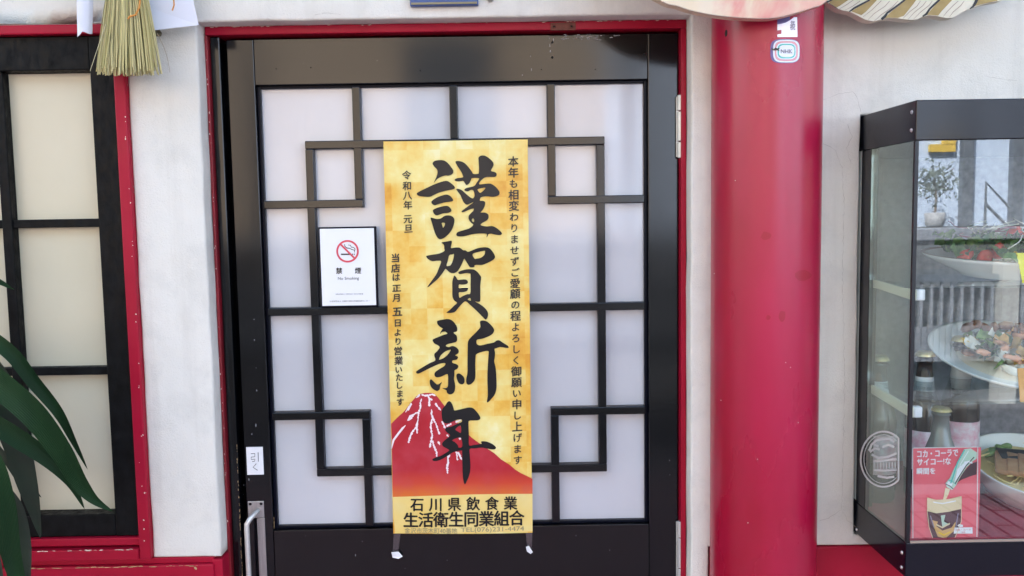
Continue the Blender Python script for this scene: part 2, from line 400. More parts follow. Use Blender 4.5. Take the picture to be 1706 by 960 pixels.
def board(bm, loop, Y, th, bev=.003):
    """outline in pixels at depth Y made a solid board of thickness th going back"""
    v, f = fill2d([loop]); t = bmesh.new()
    vs = [t.verts.new(P(x, y, Y)) for x, y in v]
    for q in f: t.faces.new([vs[i] for i in q])
    ret = bmesh.ops.extrude_face_region(t, geom=list(t.faces))
    bmesh.ops.translate(t, vec=(0, th, 0), verts=[e for e in ret['geom'] if isinstance(e, bmesh.types.BMVert)])
    join(bm, t)
def blob(bm, cx, cz, y, r_, n=7, sx=1, sz=1):
    """small irregular flat chip, proud of a front-facing surface"""
    ph = random.random()*6; pts = []
    for k in range(n):
        q = r_*random.uniform(.5, 1.25); a = 2*math.pi*k/n+ph
        pts.append(bm.verts.new((cx+q*sx*math.cos(a), y, cz+q*sz*math.sin(a))))
    bm.faces.new(pts)
def screw(parent, x, y, z, r_=.003, axis='y', name='screw', material='screw'):
    b = bmesh.new(); mt = Matrix.Translation((x, y, z)) @ Matrix.Rotation(R(90), 4, 'X' if axis == 'y' else 'Y')
    if axis == 'x': mt = Matrix.Translation((x, y, z)) @ Matrix.Rotation(R(-90), 4, 'Y')
    lathe(b, [(0, r_*.35), (r_*.25, r_*.35), (r_*.3, r_*.6), (r_*.75, r_*.45), (r_, 0), (r_, -r_*.3)], 12, mt)
    return obj(name, b, material, parent, smooth=False)

# ------------------------------------------------------------------ the wall
fac = thing('restaurant_building', 'white plastered restaurant front with red painted dado behind the door, column and showcase', 'building', (0, 0, 0))
XS = [-2.4, -1.262, -.642, -.521, .319, .352, .612, 1.362, 2.6]; ZS = [0, .905, .925, 1.669, 1.8395, 1.8415, 2.75]
def solid_at(x, z):
    if z < .905: return .319 < x < .352
    if -1.262 < x < -.642 and z < 1.8395: return False
    if -.521 < x < .319 and z < 1.8415: return False
    if .612 < x < 1.362 and .925 < z < 1.669: return False
    return True
def subdiv(a, st):
    out = []
    for p, q in zip(a, a[1:]):
        n = max(1, round((q-p)/st)); out += [p+(q-p)*i/n for i in range(n)]
    return out+[a[-1]]
gx, gz = subdiv(XS, .03), subdiv(ZS, .03)
b = bmesh.new(); vm = {}
def wv(i, j):
    if (i, j) not in vm:
        x, z = gx[i], gz[j]; nx = noise.noise(Vector((x*14, 3, z*14)))*.0016 + noise.noise(Vector((x*50, 3, z*50)))*.0007
        nz = noise.noise(Vector((x*14, 9, z*14)))*.0014
        vm[i, j] = b.verts.new((x+nx, noise.noise(Vector((x*6, 1, z*6)))*.0012, z+nz))
    return vm[i, j]
for i in range(len(gx)-1):
    for j in range(len(gz)-1):
        if solid_at((gx[i]+gx[i+1])/2, (gz[j]+gz[j+1])/2): b.faces.new([wv(i, j), wv(i+1, j), wv(i+1, j+1), wv(i, j+1)])
ret = bmesh.ops.extrude_face_region(b, geom=list(b.faces))
bmesh.ops.translate(b, vec=(0, .16, 0), verts=[e for e in ret['geom'] if isinstance(e, bmesh.types.BMVert)])
# front faces are the originals; soften the arris
b.normal_update()
ed = [e for e in b.edges if len(e.link_faces) == 2 and e.calc_face_angle(0) > 1 and all(abs(v.co.y) < .01 for v in e.verts)]
bmesh.ops.bevel(b, geom=ed, offset=.0045, segments=3, affect='EDGES', profile=.5)
wall = obj('plaster_wall', b, 'plaster', fac, smooth=True)
# dado, returns and ledge
b = bx(-2.4, -.533, -.006, .16, 0, .8935, bev=.003); box(b, -.537, -.519, .0, .16, 0, .900, bev=.002)
obj('dado', b, 'red', fac)
obj('dado_ledge', bx(-2.4, -.535, .0015, .15, .8937, .9047, bev=.0015), 'red', fac)
obj('dado', bx(.354, 2.6, -.002, .16, 0, .9035, bev=.003), 'red', fac)
# raised rim of plaster beside the showcase, cracks and eave
def crack(pts, wdt=.0006, Y=-.0016, material='crack'):
    b = bmesh.new(); out = []
    for (x0, y0), (x1, y1) in zip(pts, pts[1:]):
        n = max(2, int(math.hypot(x1-x0, y1-y0)/5))
        for i in range(n):
            t = i/n; out.append((x0+(x1-x0)*t+random.uniform(-1.3, 1.3), y0+(y1-y0)*t+random.uniform(-.7, .7)))
    out.append(pts[-1])
    ribbon(b, out, [random.uniform(.15, .9)*wdt*960 for _ in out], lambda x, y: P(x, y, Y))
    obj('crack', b, material, fac)
for pts in ([(1372, 166), (1398, 156), (1420, 152), (1430, 166), (1434, 186)], [(1372, 238), (1392, 250), (1402, 278), (1406, 330), (1404, 480), (1407, 640), (1404, 780), (1402, 850), (1412, 868), (1426, 880)],
            [(1402, 850), (1380, 864), (1366, 868)], [(1412, 206), (1420, 226), (1410, 246), (1418, 272)], [(1640, 126), (1672, 132), (1694, 133)],
            [(524, 24), (545, 21), (568, 24)], [(212, 140), (216, 220), (222, 330), (222, 420)], [(325, 34), (332, 40), (338, 48)]):
    crack(pts, .0007 if pts[0][0] != 212 else .0012)
obj('eave_soffit', bx(-2.4, 2.6, -.62, .16, 2.76, 2.80), 'soffit', fac)
obj('upper_wall', bx(-2.4, 2.6, .0, .16, 2.82, 6.8), 'plaster', fac)
obj('rear_sun_block', bx(-14, 14, .26, 6, 0, 6.8), 'plaster', fac)  # unseen volume added to keep the sun from passing behind the front
for a_, c_ in ((-14, -2.402), (2.602, 14)): obj('side_sun_block', bx(a_, c_, .0, .255, 0, 6.8), 'plaster', fac)  # unseen boxes added left and right to block the sun past the wall
# dirt smudge where the paper card touches
# ------------------------------------------------------------------ left window
win = thing('lattice_window', 'cream papered lattice window with weathered black frame and red outer trim behind the plant', 'window', (-.95, 0, .905))
fr = obj('frame', bx(-.707, -.662, .003, .05, .945, 1.822, bev=.002), 'black_old', win)
obj('frame', bx(-1.238, -1.193, .003, .05, .945, 1.822, bev=.002), 'black_old', win)
obj('frame', bx(-1.193, -.7075, .004, .05, 1.765, 1.822, bev=.002), 'black_old', win)
obj('frame', bx(-1.193, -.7075, .004, .05, .945, .985, bev=.002), 'black_old', win)
obj('red_trim', bx(-.6615, -.6415, -.011, .06, .906, 1.839, bev=.0025), 'red', win)
obj('red_trim', bx(-1.262, -1.2385, -.011, .06, .906, 1.839, bev=.0025), 'red', win)
obj('red_trim', bx(-1.238, -.662, -.010, .06, 1.8225, 1.8385, bev=.0025), 'red', win)
obj('red_trim', bx(-1.238, -.662, -.004, .06, .930, .9445, bev=.002), 'red', win)
obj('red_sill', bx(-1.238, -.662, -.013, .06, .907, .9265, bev=.002), 'red', win)
wx = [-1.193, -1.031, -.869, -.7075]; wz = [.985, 1.2425, 1.505, 1.765]
for x in wx[1:3]: obj('muntin', bx(x-.0088, x+.0088, .010, .030, .985, 1.765, bev=.002), 'black_old', win)
for z in wz[1:3]:
    for k in range(3):
        a = wx[k] + (.0088 if k else 0); c = wx[k+1] - (.0088 if k < 2 else 0)
        obj('muntin', bx(a, c, .013, .030, z-.0072, z+.0072, bev=.0015), 'black_old', win)
for i in range(3):
    for j in range(3):
        obj('pane', bx(wx[i]+.001, wx[i+1]-.001, .0305, .034, wz[j]+.001, wz[j+1]-.001), 'cream', win)
b = bmesh.new()
for _ in range(24):
    px_, z_ = random.choice([(-.644, random.uniform(1.0, 1.7))]*3+[(-.6505, random.uniform(.92, 1.1))])
    blob(b, px_+random.uniform(-.002, .001), z_, -.0116, random.uniform(.0006, .0017), sz=random.uniform(.8, 1.6))
for _ in range(26): blob(b, random.uniform(-.9, -.67), .9265+random.uniform(-.0008, .0008), -.0135, random.uniform(.0006, .0018), sx=3, sz=.5)
obj('paint_chip', b, 'chip', win)['kind'] = 'stuff'
b = bmesh.new()
for _ in range(60): blob(b, random.uniform(-.95, -.56), .8925+random.uniform(-.0012, .0006), -.0066, random.uniform(.0006, .0022), sx=3.2, sz=.45)
blob(b, P(328, 945).x, P(328, 945).z, -.0067, .003)
obj('paint_chip', b, 'chipgold', fac)['kind'] = 'stuff'

# ------------------------------------------------------------------ door frame and door
df = thing('door_frame', 'narrow red painted frame around the black lattice door, chipped along its top', 'door frame', (-.1, .04, 0))
obj('frame_head', bx(-.5195, .3185, .035, .13, 1.8265, 1.8412, bev=.0015), 'red', df)
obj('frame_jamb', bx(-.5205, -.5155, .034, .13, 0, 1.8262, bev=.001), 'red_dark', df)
obj('frame_jamb', bx(.3095, .3185, .035, .13, 0, 1.8262, bev=.001), 'red', df)
obj('black_jamb', bx(-.5153, -.4985, .046, .13, 0, 1.826, bev=.002), 'black', df)
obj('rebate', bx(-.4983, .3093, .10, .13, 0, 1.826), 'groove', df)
pl = obj('closer_plate', bx(*sorted((P(917, 43, .034).x, P(959, 43, .034).x)), .0325, .035, P(938, 50, .034).z, P(938, 37, .034).z, bev=.0008), 'rust', df)
for px_ in (923, 952):
    q = P(px_, 43.5, .032); screw(pl, q.x, .0325, q.z, .0035, material='rust')
    bb = bmesh.new(); lathe(bb, [(0, .0009), (.0017, .0008), (.0017, 0)], 10, Matrix.Translation((q.x, .031, q.z)) @ Matrix.Rotation(R(90), 4, 'X')); obj('screw_hole', bb, 'hole', pl)
b = bmesh.new()
for _ in range(70):
    x_ = random.choice([random.uniform(-.51, .31), random.uniform(.1, .31), random.uniform(-.51, -.4)]); blob(b, x_, 1.8408+random.uniform(-.0012, .0008), .0345, random.uniform(.0006, .0017), sx=2.6, sz=.55)
for _ in range(26): blob(b, -.5178+random.uniform(-.0012, .0012), random.uniform(.9, 1.8), .0337, random.uniform(.0004, .0011), sz=2)
obj('paint_chip', b, 'chip', df)['kind'] = 'stuff'

door = thing('lattice_door', 'black lacquered entrance door with frosted white panes in a geometric lattice', 'door', (-.09, .055, 0))
DY = .055; L_, R_, B_, T_ = -.438, .2505, .934, 1.739
obj('stile', bx(-.4895, L_-.004, DY, .095, .02, 1.8225, bev=.0015), 'black', door)
obj('stile', bx(R_+.004, .3085, DY, .095, .02, 1.8225, bev=.0015), 'black', door)
obj('top_rail', bx(L_-.0035, R_+.0035, DY+.0002, .095, T_+.004, 1.8225, bev=.001), 'black_rail', door)
obj('bottom_rail', bx(L_-.0035, R_+.0035, DY+.0002, .095, .02, B_-.004, bev=.001), 'black_rail', door)
# glazing bead, stepped back
for a in ((L_-.004, L_+.002, B_-.004, T_+.004), (R_-.002, R_+.004, B_-.004, T_+.004), (L_+.002, R_-.002, T_-.001, T_+.004), (L_+.002, R_-.002, B_-.004, B_+.001)):
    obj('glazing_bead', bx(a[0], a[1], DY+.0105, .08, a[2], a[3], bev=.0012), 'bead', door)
def shade_sides(o):
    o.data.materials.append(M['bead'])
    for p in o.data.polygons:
        if p.normal.y > -.5: p.material_index = 1  # side faces coloured near-black to paint in their shade
VX = [-.351, -.2645, -.0915, .082, .170]; HZ = [1.037, 1.1438, 1.3365, 1.532, 1.637]; T2 = .0072
l0, r0, b0, t0 = L_+.002, R_-.002, B_+.001, T_-.001
vseg = [(VX[0], HZ[0], HZ[4]), (VX[4], HZ[0], HZ[4]), (VX[1], HZ[3], t0), (VX[3], HZ[3], t0), (VX[1], b0, HZ[1]), (VX[3], b0, HZ[1]), (VX[2], HZ[4], t0), (VX[2], b0, HZ[0])]
hseg = [(HZ[4], VX[0], VX[4]), (HZ[0], VX[0], VX[4]), (HZ[3], l0, VX[1]), (HZ[1], l0, VX[1]), (HZ[3], VX[3], r0), (HZ[1], VX[3], r0), (HZ[2], l0, r0)]
MY = DY+.003
def ext(v, lo, hi): return v if abs(v-lo) < 1e-6 or abs(v-hi) < 1e-6 else None
for x, z0, z1 in vseg:
    a = z0 if z0 == b0 else z0+T2; c = z1 if z1 == t0 else z1-T2
    shade_sides(obj('muntin', bx(x-T2, x+T2, MY, .0795, a, c, bev=.0014), 'black', door))
for z, x0, x1 in hseg:      # horizontals run through: set 0.4 mm proud
    a = x0 if x0 == l0 else x0-T2; c = x1 if x1 == r0 else x1+T2
    shade_sides(obj('muntin', bx(a, c, MY-.0004, .0795, z-T2, z+T2, bev=.0014), 'black_rail', door))
# panes: one sheet per compartment of the lattice
cx_ = [l0]+VX+[r0]; cz_ = [b0]+HZ+[t0]; par = {(i, j): (i, j) for i in range(6) for j in range(6)}
def find(a):
    while par[a] != a: a = par[a]
    return a
for i in range(6):
    for j in range(6):
        zc = (cz_[j]+cz_[j+1])/2; xc = (cx_[i]+cx_[i+1])/2
        if i < 5 and not any(abs(x-cx_[i+1]) < 1e-6 and z0 < zc < z1 for x, z0, z1 in vseg): par[find((i, j))] = find((i+1, j))
        if j < 5 and not any(abs(z-cz_[j+1]) < 1e-6 and x0 < xc < x1 for z, x0, x1 in hseg): par[find((i, j))] = find((i, j+1))
groups = {}
for k in par: groups.setdefault(find(k), []).append(k)
for k, cells in groups.items():
    b = bmesh.new(); vv = {}
    def pv(i, j):
        if (i, j) not in vv: vv[i, j] = b.verts.new((cx_[i], .0745, cz_[j]))
        return vv[i, j]
    for i, j in cells: b.faces.new([pv(i, j), pv(i+1, j), pv(i+1, j+1), pv(i, j+1)])
    ret = bmesh.ops.extrude_face_region(b, geom=list(b.faces)); bmesh.ops.translate(b, vec=(0, .004, 0), verts=[e for e in ret['geom'] if isinstance(e, bmesh.types.BMVert)])
    obj('pane', b, 'acrylic', door)
# hinges
for zt, zb in ((P(1138, 157, .04).z, P(1138, 262, .04).z), (P(1138, 871, .04).z, P(1138, 976, .04).z)):
    hx = .3105; h = zt-zb
    hg = obj('hinge', bx(.3035, .3165, .048, .0535, zb+.002, zt-.002, bev=.0005), 'satin', door)
    for a, c in ((0, .245), (.265, .73), (.75, 1)):
        b = bmesh.new(); z0, z1 = zt-h*c, zt-h*a
        lathe(b, [(0, z0), (.0052, z0), (.0058, z0+.001), (.0058, z1-.001), (.0052, z1), (0, z1)], 20, Matrix.Translation((hx, .0455, 0)))
        obj('knuckle', b, 'satin', hg, smooth=False)
    b = bmesh.new(); tube(b, [(hx, .0455, zb), (hx, .0455, zt)], .003, 10); obj('pin', b, 'rust', hg)
# pull handle
hz1 = P(424, 837, .05).z
hd = obj('pull_handle', bx(-.4865, -.4565, .0525, .0555, hz1-.032, hz1, bev=.0012), 'steel', door)
obj('plate_strip', bx(-.4705, -.4560, .0522, .0553, .55, hz1-.0325, bev=.0008), 'steel', hd)
b = bmesh.new()
gx_ = -.4815
tube(b, [(-.4680, .053, hz1-.018), (-.471, .042, hz1-.020), (-.4765, .032, hz1-.0255), (gx_, .028, hz1-.034), (gx_, .027, hz1-.045), (gx_, .027, .62), (gx_, .028, .60), (-.4715, .053, .585)], [.0046]*8, 14)
obj('grip', b, 'satin', hd, smooth=True)
for sx_ in (-.4815, -.4615): screw(hd, sx_, .0525, hz1-.005, .0028, material='hole')
for q in ((920, 70), (920, 95), (1073, 90), (460, 114), (518, 112), (902, 115), (992, 115), (700, 117)):
    p = P(*q, DY); s_ = .0022 if q[0] in (920, 1073) else .0009
    b = bmesh.new(); lathe(b, [(0, .0004), (s_, .0004), (s_, -.001)], 10, Matrix.Translation((p.x, DY-.0001, p.z)) @ Matrix.Rotation(R(90), 4, 'X')); obj('screw_hole', b, 'hole', door)
b = bmesh.new()
for _ in range(34):
    p = P(random.uniform(935, 1030), random.uniform(57, 66), DY); blob(b, p.x, p.z, DY-.0005, random.uniform(.0005, .0016), sx=2.4, sz=.6)
for q in ((915, 62), (916, 75), (917, 85), (922, 66), (938, 64)):
    p = P(*q, DY); blob(b, p.x, p.z, DY-.0005, .0012, sz=2.2, sx=.6)
for _ in range(26):
    p = P(*random.choice([(random.uniform(400, 428), random.uniform(520, 950)), (random.uniform(1088, 1128), random.uniform(200, 940)), (random.uniform(470, 1070), random.uniform(893, 950)), (random.uniform(440, 930), random.uniform(85, 128))]), DY)
    blob(b, p.x, p.z, DY-.0005, random.uniform(.0004, .0010), sx=random.choice([1, 1, .5]), sz=random.choice([1, 3, 1]))
obj('paint_scratch', b, 'chipgrey', door)['kind'] = 'stuff'
b = bmesh.new()
for _ in range(60):
    z_ = random.choice([random.uniform(.84, .95), random.uniform(.95, 1.1)]); blob(b, -.4992+random.uniform(-.0006, .0004), z_, .0453, random.uniform(.0004, .0009), sx=.6, sz=4)
for _ in range(14): blob(b, -.4395+random.uniform(-.0004, .0004), random.uniform(.935, .955), .0540, .0008, sx=.5, sz=3)
obj('paint_scratch', b, 'chipgold', df)['kind'] = 'stuff'

# ------------------------------------------------------------------ new year poster
PY = .0490
def bow(x, z):
    return .0026*math.sin((x+.09)*13+.5) + .0016*math.sin(z*9+1.0) + .0012*math.sin(z*31+x*20)
def PP(layer):
    def fn(x, y):
        q = P(x, y, PY); return Vector((q.x, PY - bow(q.x, q.z) - layer, q.z))
    return fn
pos_t = thing('new_year_poster', 'tall gold paper New Year poster with black calligraphy and red mountain taped to the door', 'poster', (-.09, PY, .922))
c4 = [(638.5, 235), (879, 232), (887, 888), (655, 891)]
b = bmesh.new(); NX, NZ = 14, 44; G = []
for j in range(NZ+1):
    row = []
    for i in range(NX+1):
        u, v = i/NX, j/NZ
        x = (c4[0][0]*(1-u)+c4[1][0]*u)*(1-v)+(c4[3][0]*(1-u)+c4[2][0]*u)*v
        y = (c4[0][1]*(1-u)+c4[1][1]*u)*(1-v)+(c4[3][1]*(1-u)+c4[2][1]*u)*v
        row.append(b.verts.new(PP(0)(x, y)))
    G.append(row)
for j in range(NZ):
    for i in range(NX): b.faces.new([G[j][i], G[j][i+1], G[j+1][i+1], G[j+1][i]])
ret = bmesh.ops.extrude_face_region(b, geom=list(b.faces)); bmesh.ops.translate(b, vec=(0, .0004, 0), verts=[e for e in ret['geom'] if isinstance(e, bmesh.types.BMVert)])
obj('paper_sheet', b, 'gold', pos_t, smooth=False)
def Z(ox, oy, s): return lambda pts: [(ox+x/s, oy+y/s) for x, y in pts]
zE = Z(630, 640, 3.2)
b = bmesh.new()
mt_pts = [(68, 217), (90, 195), (110, 175), (130, 158), (150, 135), (168, 110), (185, 90), (202, 70), (218, 57), (250, 50), (278, 50), (298, 54), (320, 75), (345, 108), (372, 145), (400, 180), (435, 222), (470, 260), (500, 288), (530, 310), (575, 340), (620, 370), (655, 402), (700, 430), (730, 456), (760, 475), (792, 490), (822, 506), (823, 586), (650, 588), (500, 591), (300, 598), (77, 606)]
def dense(pts, n=6):
    out = []
    for (a, c) in zip(pts, pts[1:]+pts[:1]):
        for k in range(n): out.append((a[0]+(c[0]-a[0])*k/n, a[1]+(c[1]-a[1])*k/n))
    return out
v, f = fill2d([dense(zE(mt_pts), 3)]); add_dense(b, v, f, PP(.0005)); obj('mountain_picture', b, 'mountain', pos_t)
b = bmesh.new(); v, f = fill2d([zE([(77, 606), (300, 598), (500, 591), (650, 588), (823, 586), (823, 786), (450, 792), (88, 802)])]); add_dense(b, v, f, PP(.0004)); obj('title_band', b, 'goldband', pos_t)
zD = Z(680, 650, 5.335)
b = bmesh.new()
streaks = [[(70, 75), (95, 55), (105, 42)], [(120, 45), (150, 55), (185, 50), (215, 42), (245, 55)], [(120, 80), (108, 120), (110, 160), (95, 200), (88, 235), (88, 265)], [(88, 265), (75, 320), (80, 395)], [(75, 330), (35, 380), (10, 440), (2, 480)],
           [(95, 200), (60, 215), (30, 250), (0, 280)], [(30, 120), (10, 160), (0, 190)], [(175, 50), (190, 85), (188, 120), (190, 150)], [(190, 80), (215, 95)], [(210, 175), (208, 215), (220, 255), (245, 300), (262, 350), (278, 400)],
           [(215, 260), (200, 310), (205, 370), (215, 410), (205, 460), (190, 520)], [(215, 455), (230, 510), (250, 555), (255, 600)], [(240, 118), (260, 150), (290, 185)], [(300, 280), (315, 310), (330, 345)], [(265, 460), (280, 495)],
           [(340, 325), (370, 310), (385, 300)], [(345, 400), (360, 420)], [(375, 580), (355, 600), (355, 650), (345, 690), (352, 750)], [(425, 550), (435, 590), (438, 630)], [(440, 555), (460, 590), (478, 625)], [(450, 430), (470, 440)], [(420, 290), (445, 280), (470, 268)]]
for s_ in streaks:
    pts = zD(s_); out = []; wd = []
    for (x0, y0), (x1, y1) in zip(pts, pts[1:]):
        n = max(2, int(math.hypot(x1-x0, y1-y0)/1.3))
        for i in range(n):
            t = i/n; out.append((x0+(x1-x0)*t+random.uniform(-.5, .5), y0+(y1-y0)*t)); wd.append(random.uniform(1.4, 4.2))
    out.append(pts[-1]); wd.append(.8); wd[0] = .8
    ribbon(b, out, wd, PP(.0010))
for s_ in ([(70, 350), (80, 305), (110, 265), (130, 240), (145, 225)], [(145, 155), (165, 125), (180, 110)], [(155, 200), (170, 175), (200, 160)]):
    pts = zE(s_); ribbon(b, pts, [1]+[3.5]*(len(pts)-2)+[1], PP(.0010))
obj('snow_streaks', b, 'snow', pos_t)
# big brush characters: outer loop first, then holes
zA = Z(680, 240, 5.335); zB = Z(680, 390, 6.0); zC = Z(680, 520, 5.335)
CH = [
 (zA, [[(218,170),(235,148),(275,140),(318,143),(352,165),(385,205),(403,235),(395,262),(365,277),(328,277),(290,290),(258,310),(230,342),(250,295),(262,255),(258,225),(235,200)]]),
 (zA, [[(78,438),(95,422),(160,390),(235,355),(300,332),(345,325),(375,340),(405,365),(417,385),(400,400),(340,412),(280,428),(230,450),(190,466),(130,464),(90,455)]]),
 (zA, [[(208,515),(215,500),(250,475),(300,455),(345,446),(380,462),(402,495),(385,508),(330,515),(280,528),(240,540),(218,532)]]),
 (zA, [[(222,595),(228,578),(270,560),(320,548),(355,548),(380,570),(385,592),(360,608),(310,614),(260,630),(235,620)]]),
 (zA, [[(200,655),(215,652),(255,662),(290,658),(320,638),(350,630),(385,635),(408,655),(412,685),(398,740),(370,785),(335,820),(300,840),(272,838),(250,810),(232,765),(215,705)], [(300,700),(310,695),(328,700),(325,720),(312,740),(305,720)]]),
 (zA, [[(422,160),(430,148),(465,150),(500,165),(535,200),(565,240),(580,262),(620,262),(628,250),(630,200),(626,140),(628,115),(650,100),(685,102),(725,128),(755,160),(758,190),(740,225),(740,238),(775,248),(788,268),(775,288),(735,290),(690,292),(655,315),(632,345),(640,356),(690,350),(735,350),(775,375),(805,410),(813,435),(800,455),(765,465),(735,465),(690,462),(650,470),(640,485),(640,500),(668,502),(685,515),(682,545),(665,580),(645,605),(680,605),(710,620),(715,650),(700,675),(665,695),(645,712),(660,722),(700,728),(750,725),(790,745),(825,775),(833,795),(815,805),(770,800),(740,793),(715,797),(708,812),(697,825),(700,805),(690,792),(620,792),(560,800),(500,815),(450,817),(430,805),(440,780),(500,760),(545,745),(580,715),(560,695),(540,665),(540,635),(560,610),(580,590),(583,570),(545,580),(505,597),(480,602),(478,592),(500,575),(540,545),(575,520),(580,512),(545,530),(520,535),(495,515),(478,480),(465,450),(435,410),(430,398),(445,395),(475,405),(510,435),(545,465),(575,480),(590,462),(590,440),(580,410),(560,405),(530,418),(505,412),(502,400),(520,388),(560,378),(590,368),(610,340),(630,310),(625,300),(570,300),(560,315),(545,345),(520,362),(505,345),(490,325),(450,330),(420,325),(415,312),(440,300),(485,293),(488,280),(470,240),(440,195)],
      [(618,400),(650,390),(685,385),(680,400),(645,430),(628,420)], [(568,665),(580,658),(588,675),(582,690),(570,680)]]),
 (zB, [[(335,82),(350,75),(395,68),(432,62),(438,80),(432,105),(430,135),(470,130),(510,130),(530,140),(550,155),(575,158),(600,172),(640,158),(700,135),(765,126),(810,135),(845,170),(868,215),(862,240),(835,262),(790,285),(740,303),(690,303),(665,308),(662,322),(635,328),(615,322),(600,300),(575,260),(562,242),(548,270),(525,320),(495,365),(460,385),(420,380),(385,350),(372,345),(345,385),(300,440),(250,485),(205,522),(197,518),(230,470),(280,400),(310,330),(330,268),(290,262),(240,265),(200,245),(180,218),(195,210),(250,200),(310,190),(362,165),(362,140),(358,105)],
      [(412,208),(440,200),(458,195),(455,230),(440,280),(420,310),(385,312),(395,270)], [(645,195),(700,175),(760,162),(770,170),(760,205),(725,232),(685,240),(665,240)]]),
 (zB, [[(502,382),(520,365),(570,350),(620,345),(660,350),(695,375),(722,410),(730,435),(722,500),(722,600),(722,665),(712,680),(690,680),(672,678),(720,705),(765,740),(795,780),(798,820),(785,850),(770,855),(740,825),(680,765),(620,710),(580,678),(550,690),(500,745),(460,785),(385,790),(420,760),(460,720),(490,690),(465,670),(445,630),(443,550),(443,470),(455,425),(465,410),(480,425),(498,452),(530,450),(570,448),(590,458),(598,478),(580,495),(540,500),(512,498),(506,515),(512,545),(560,535),(590,535),(600,550),(585,575),(545,585),(512,586),(508,605),(515,640),(545,625),(590,605),(622,595),(625,500),(625,400),(610,388),(580,385),(520,395)], [(597,655),(620,642),(628,668),(610,665)]]),
 (zC, [[(258,95),(265,80),(310,70),(360,65),(395,80),(425,115),(438,150),(432,175),(408,183),(408,193),(430,210),(437,240),(430,265),(395,278),(350,290),(335,305),(360,315),(395,305),(430,318),(450,345),(445,370),(420,388),(440,398),(443,412),(430,428),(395,435),(395,455),(430,468),(447,485),(435,510),(412,525),(412,560),(408,600),(418,650),(415,700),(395,730),(365,735),(345,720),(340,700),(320,690),(305,680),(335,680),(352,665),(355,620),(352,560),(330,562),(290,580),(255,585),(235,570),(240,540),(280,510),(320,485),(330,460),(280,465),(200,500),(130,535),(90,553),(72,545),(75,530),(130,495),(190,460),(240,435),(233,395),(235,375),(260,350),(280,320),(265,300),(235,285),(218,260),(225,245),(270,225),(320,205),(350,195),(330,178),(300,182),(290,195),(285,190),(305,155),(310,150),(285,135),(265,115)], [(275,425),(290,390),(330,355),(370,340),(378,345),(350,385),(320,410),(290,425)]]),
 (zC, [[(192,615),(205,603),(235,630),(258,648),(280,640),(300,627),(285,660),(280,690),(262,705),(240,700),(212,680),(195,650)]]),
 (zC, [[(430,560),(455,550),(490,575),(502,605),(498,635),(478,647),(450,635),(432,595)]]),
 (zC, [[(640,85),(665,76),(700,85),(735,115),(762,150),(762,175),(745,200),(710,220),(660,238),(620,245),(608,258),(612,285),(640,298),(700,285),(760,272),(785,255),(810,252),(845,275),(885,300),(892,318),(870,320),(820,312),(785,322),(768,330),(773,365),(770,410),(765,440),(778,500),(785,600),(785,680),(770,735),(740,775),(712,803),(700,798),(708,740),(705,600),(708,480),(715,380),(712,348),(660,355),(610,375),(600,400),(597,470),(597,580),(580,625),(545,650),(520,640),(516,600),(528,540),(528,440),(530,330),(533,265),(555,230),(600,185),(640,140),(642,115)]]),
 (zD, [[(298,205),(305,170),(330,140),(350,110),(370,103),(390,125),(405,165),(412,183),(460,175),(500,165),(545,157),(580,165),(610,195),(638,235),(640,258),(620,270),(580,272),(545,275),(537,300),(540,400),(542,490),(580,490),(640,480),(655,475),(648,460),(670,455),(705,460),(750,480),(778,505),(778,520),(755,528),(700,520),(650,512),(590,520),(548,525),(548,580),(553,650),(552,715),(540,770),(520,815),(505,842),(492,810),(485,760),(482,650),(480,550),(475,540),(420,550),(385,565),(350,590),(300,620),(255,637),(222,635),(215,622),(240,608),(290,590),(340,560),(365,540),(345,525),(310,505),(302,480),(320,455),(350,430),(372,410),(365,395),(340,375),(328,350),(345,335),(390,325),(440,300),(475,285),(474,264),(430,268),(390,285),(355,300),(325,295),(305,270)],
      [(420,350),(465,318),(470,380),(445,372)], [(392,450),(430,430),(465,425),(478,450),(480,505),(450,515),(440,490),(415,465)]]),
]
for fnz, loops in CH:
    b = bmesh.new(); v, f = fill2d([smooth_loop(fnz(lp)) for lp in loops]); add_dense(b, v, f, PP(.0015)); obj('brush_stroke', b, 'ink', pos_t)
def column_text(items, fn, bold=.022, name='lettering', material='ink2', parent=pos_t, skew=.06):
    b = bmesh.new()
    for ch, x, y, s_ in items: put_char(b, ch, x, y, s_, fn, bold, skew=skew)
    return obj(name, b, material, parent)
rt = '本年も相変わりませずご愛顧の程よろしく御願い申し上げます'
KANA = 'もわりませずごのよろしくいげはたつす'
column_text([(c, 855+7.5*i/27, 268.5+498*i/27, 15.6 if c in KANA else 18) for i, c in enumerate(rt)], PP(.0015))
column_text([(c, x, y, 15.5) for c, x, y in (('令', 677.5, 291), ('和', 678.5, 309), ('八', 679, 325), ('年', 679.5, 341), ('元', 679.5, 364), ('旦', 680.5, 380))], PP(.0015))
column_text([(c, x, y, s_) for c, x, y, s_ in (('当', 659, 429, 15.5), ('店', 659.5, 446, 15.5), ('は', 660, 461, 14), ('正', 661, 480, 15.5), ('月', 661, 497, 14.5), ('五', 662, 520, 17.5), ('日', 662.5, 539, 14), ('よ', 662.5, 555, 13.5), ('り', 663, 570, 13.5), ('営', 663, 586, 15), ('業', 664, 602, 15), ('い', 664, 617, 13), ('た', 665, 630, 13.5), ('し', 665, 643, 13), ('ま', 666, 657, 13), ('す', 666.5, 671, 13.5))], PP(.0015), bold=.03)
b = bmesh.new()
for i, c in enumerate('石川県飲食業'): put_char(b, c, 695+31.1*i, 841.5-.62*i, 23.5, PP(.0015), .022)
for i, c in enumerate('生活衛生同業組合'): put_char(b, c, 684.5+25.2*i, 867.2-.62*i, 26.5, PP(.0015), .024)
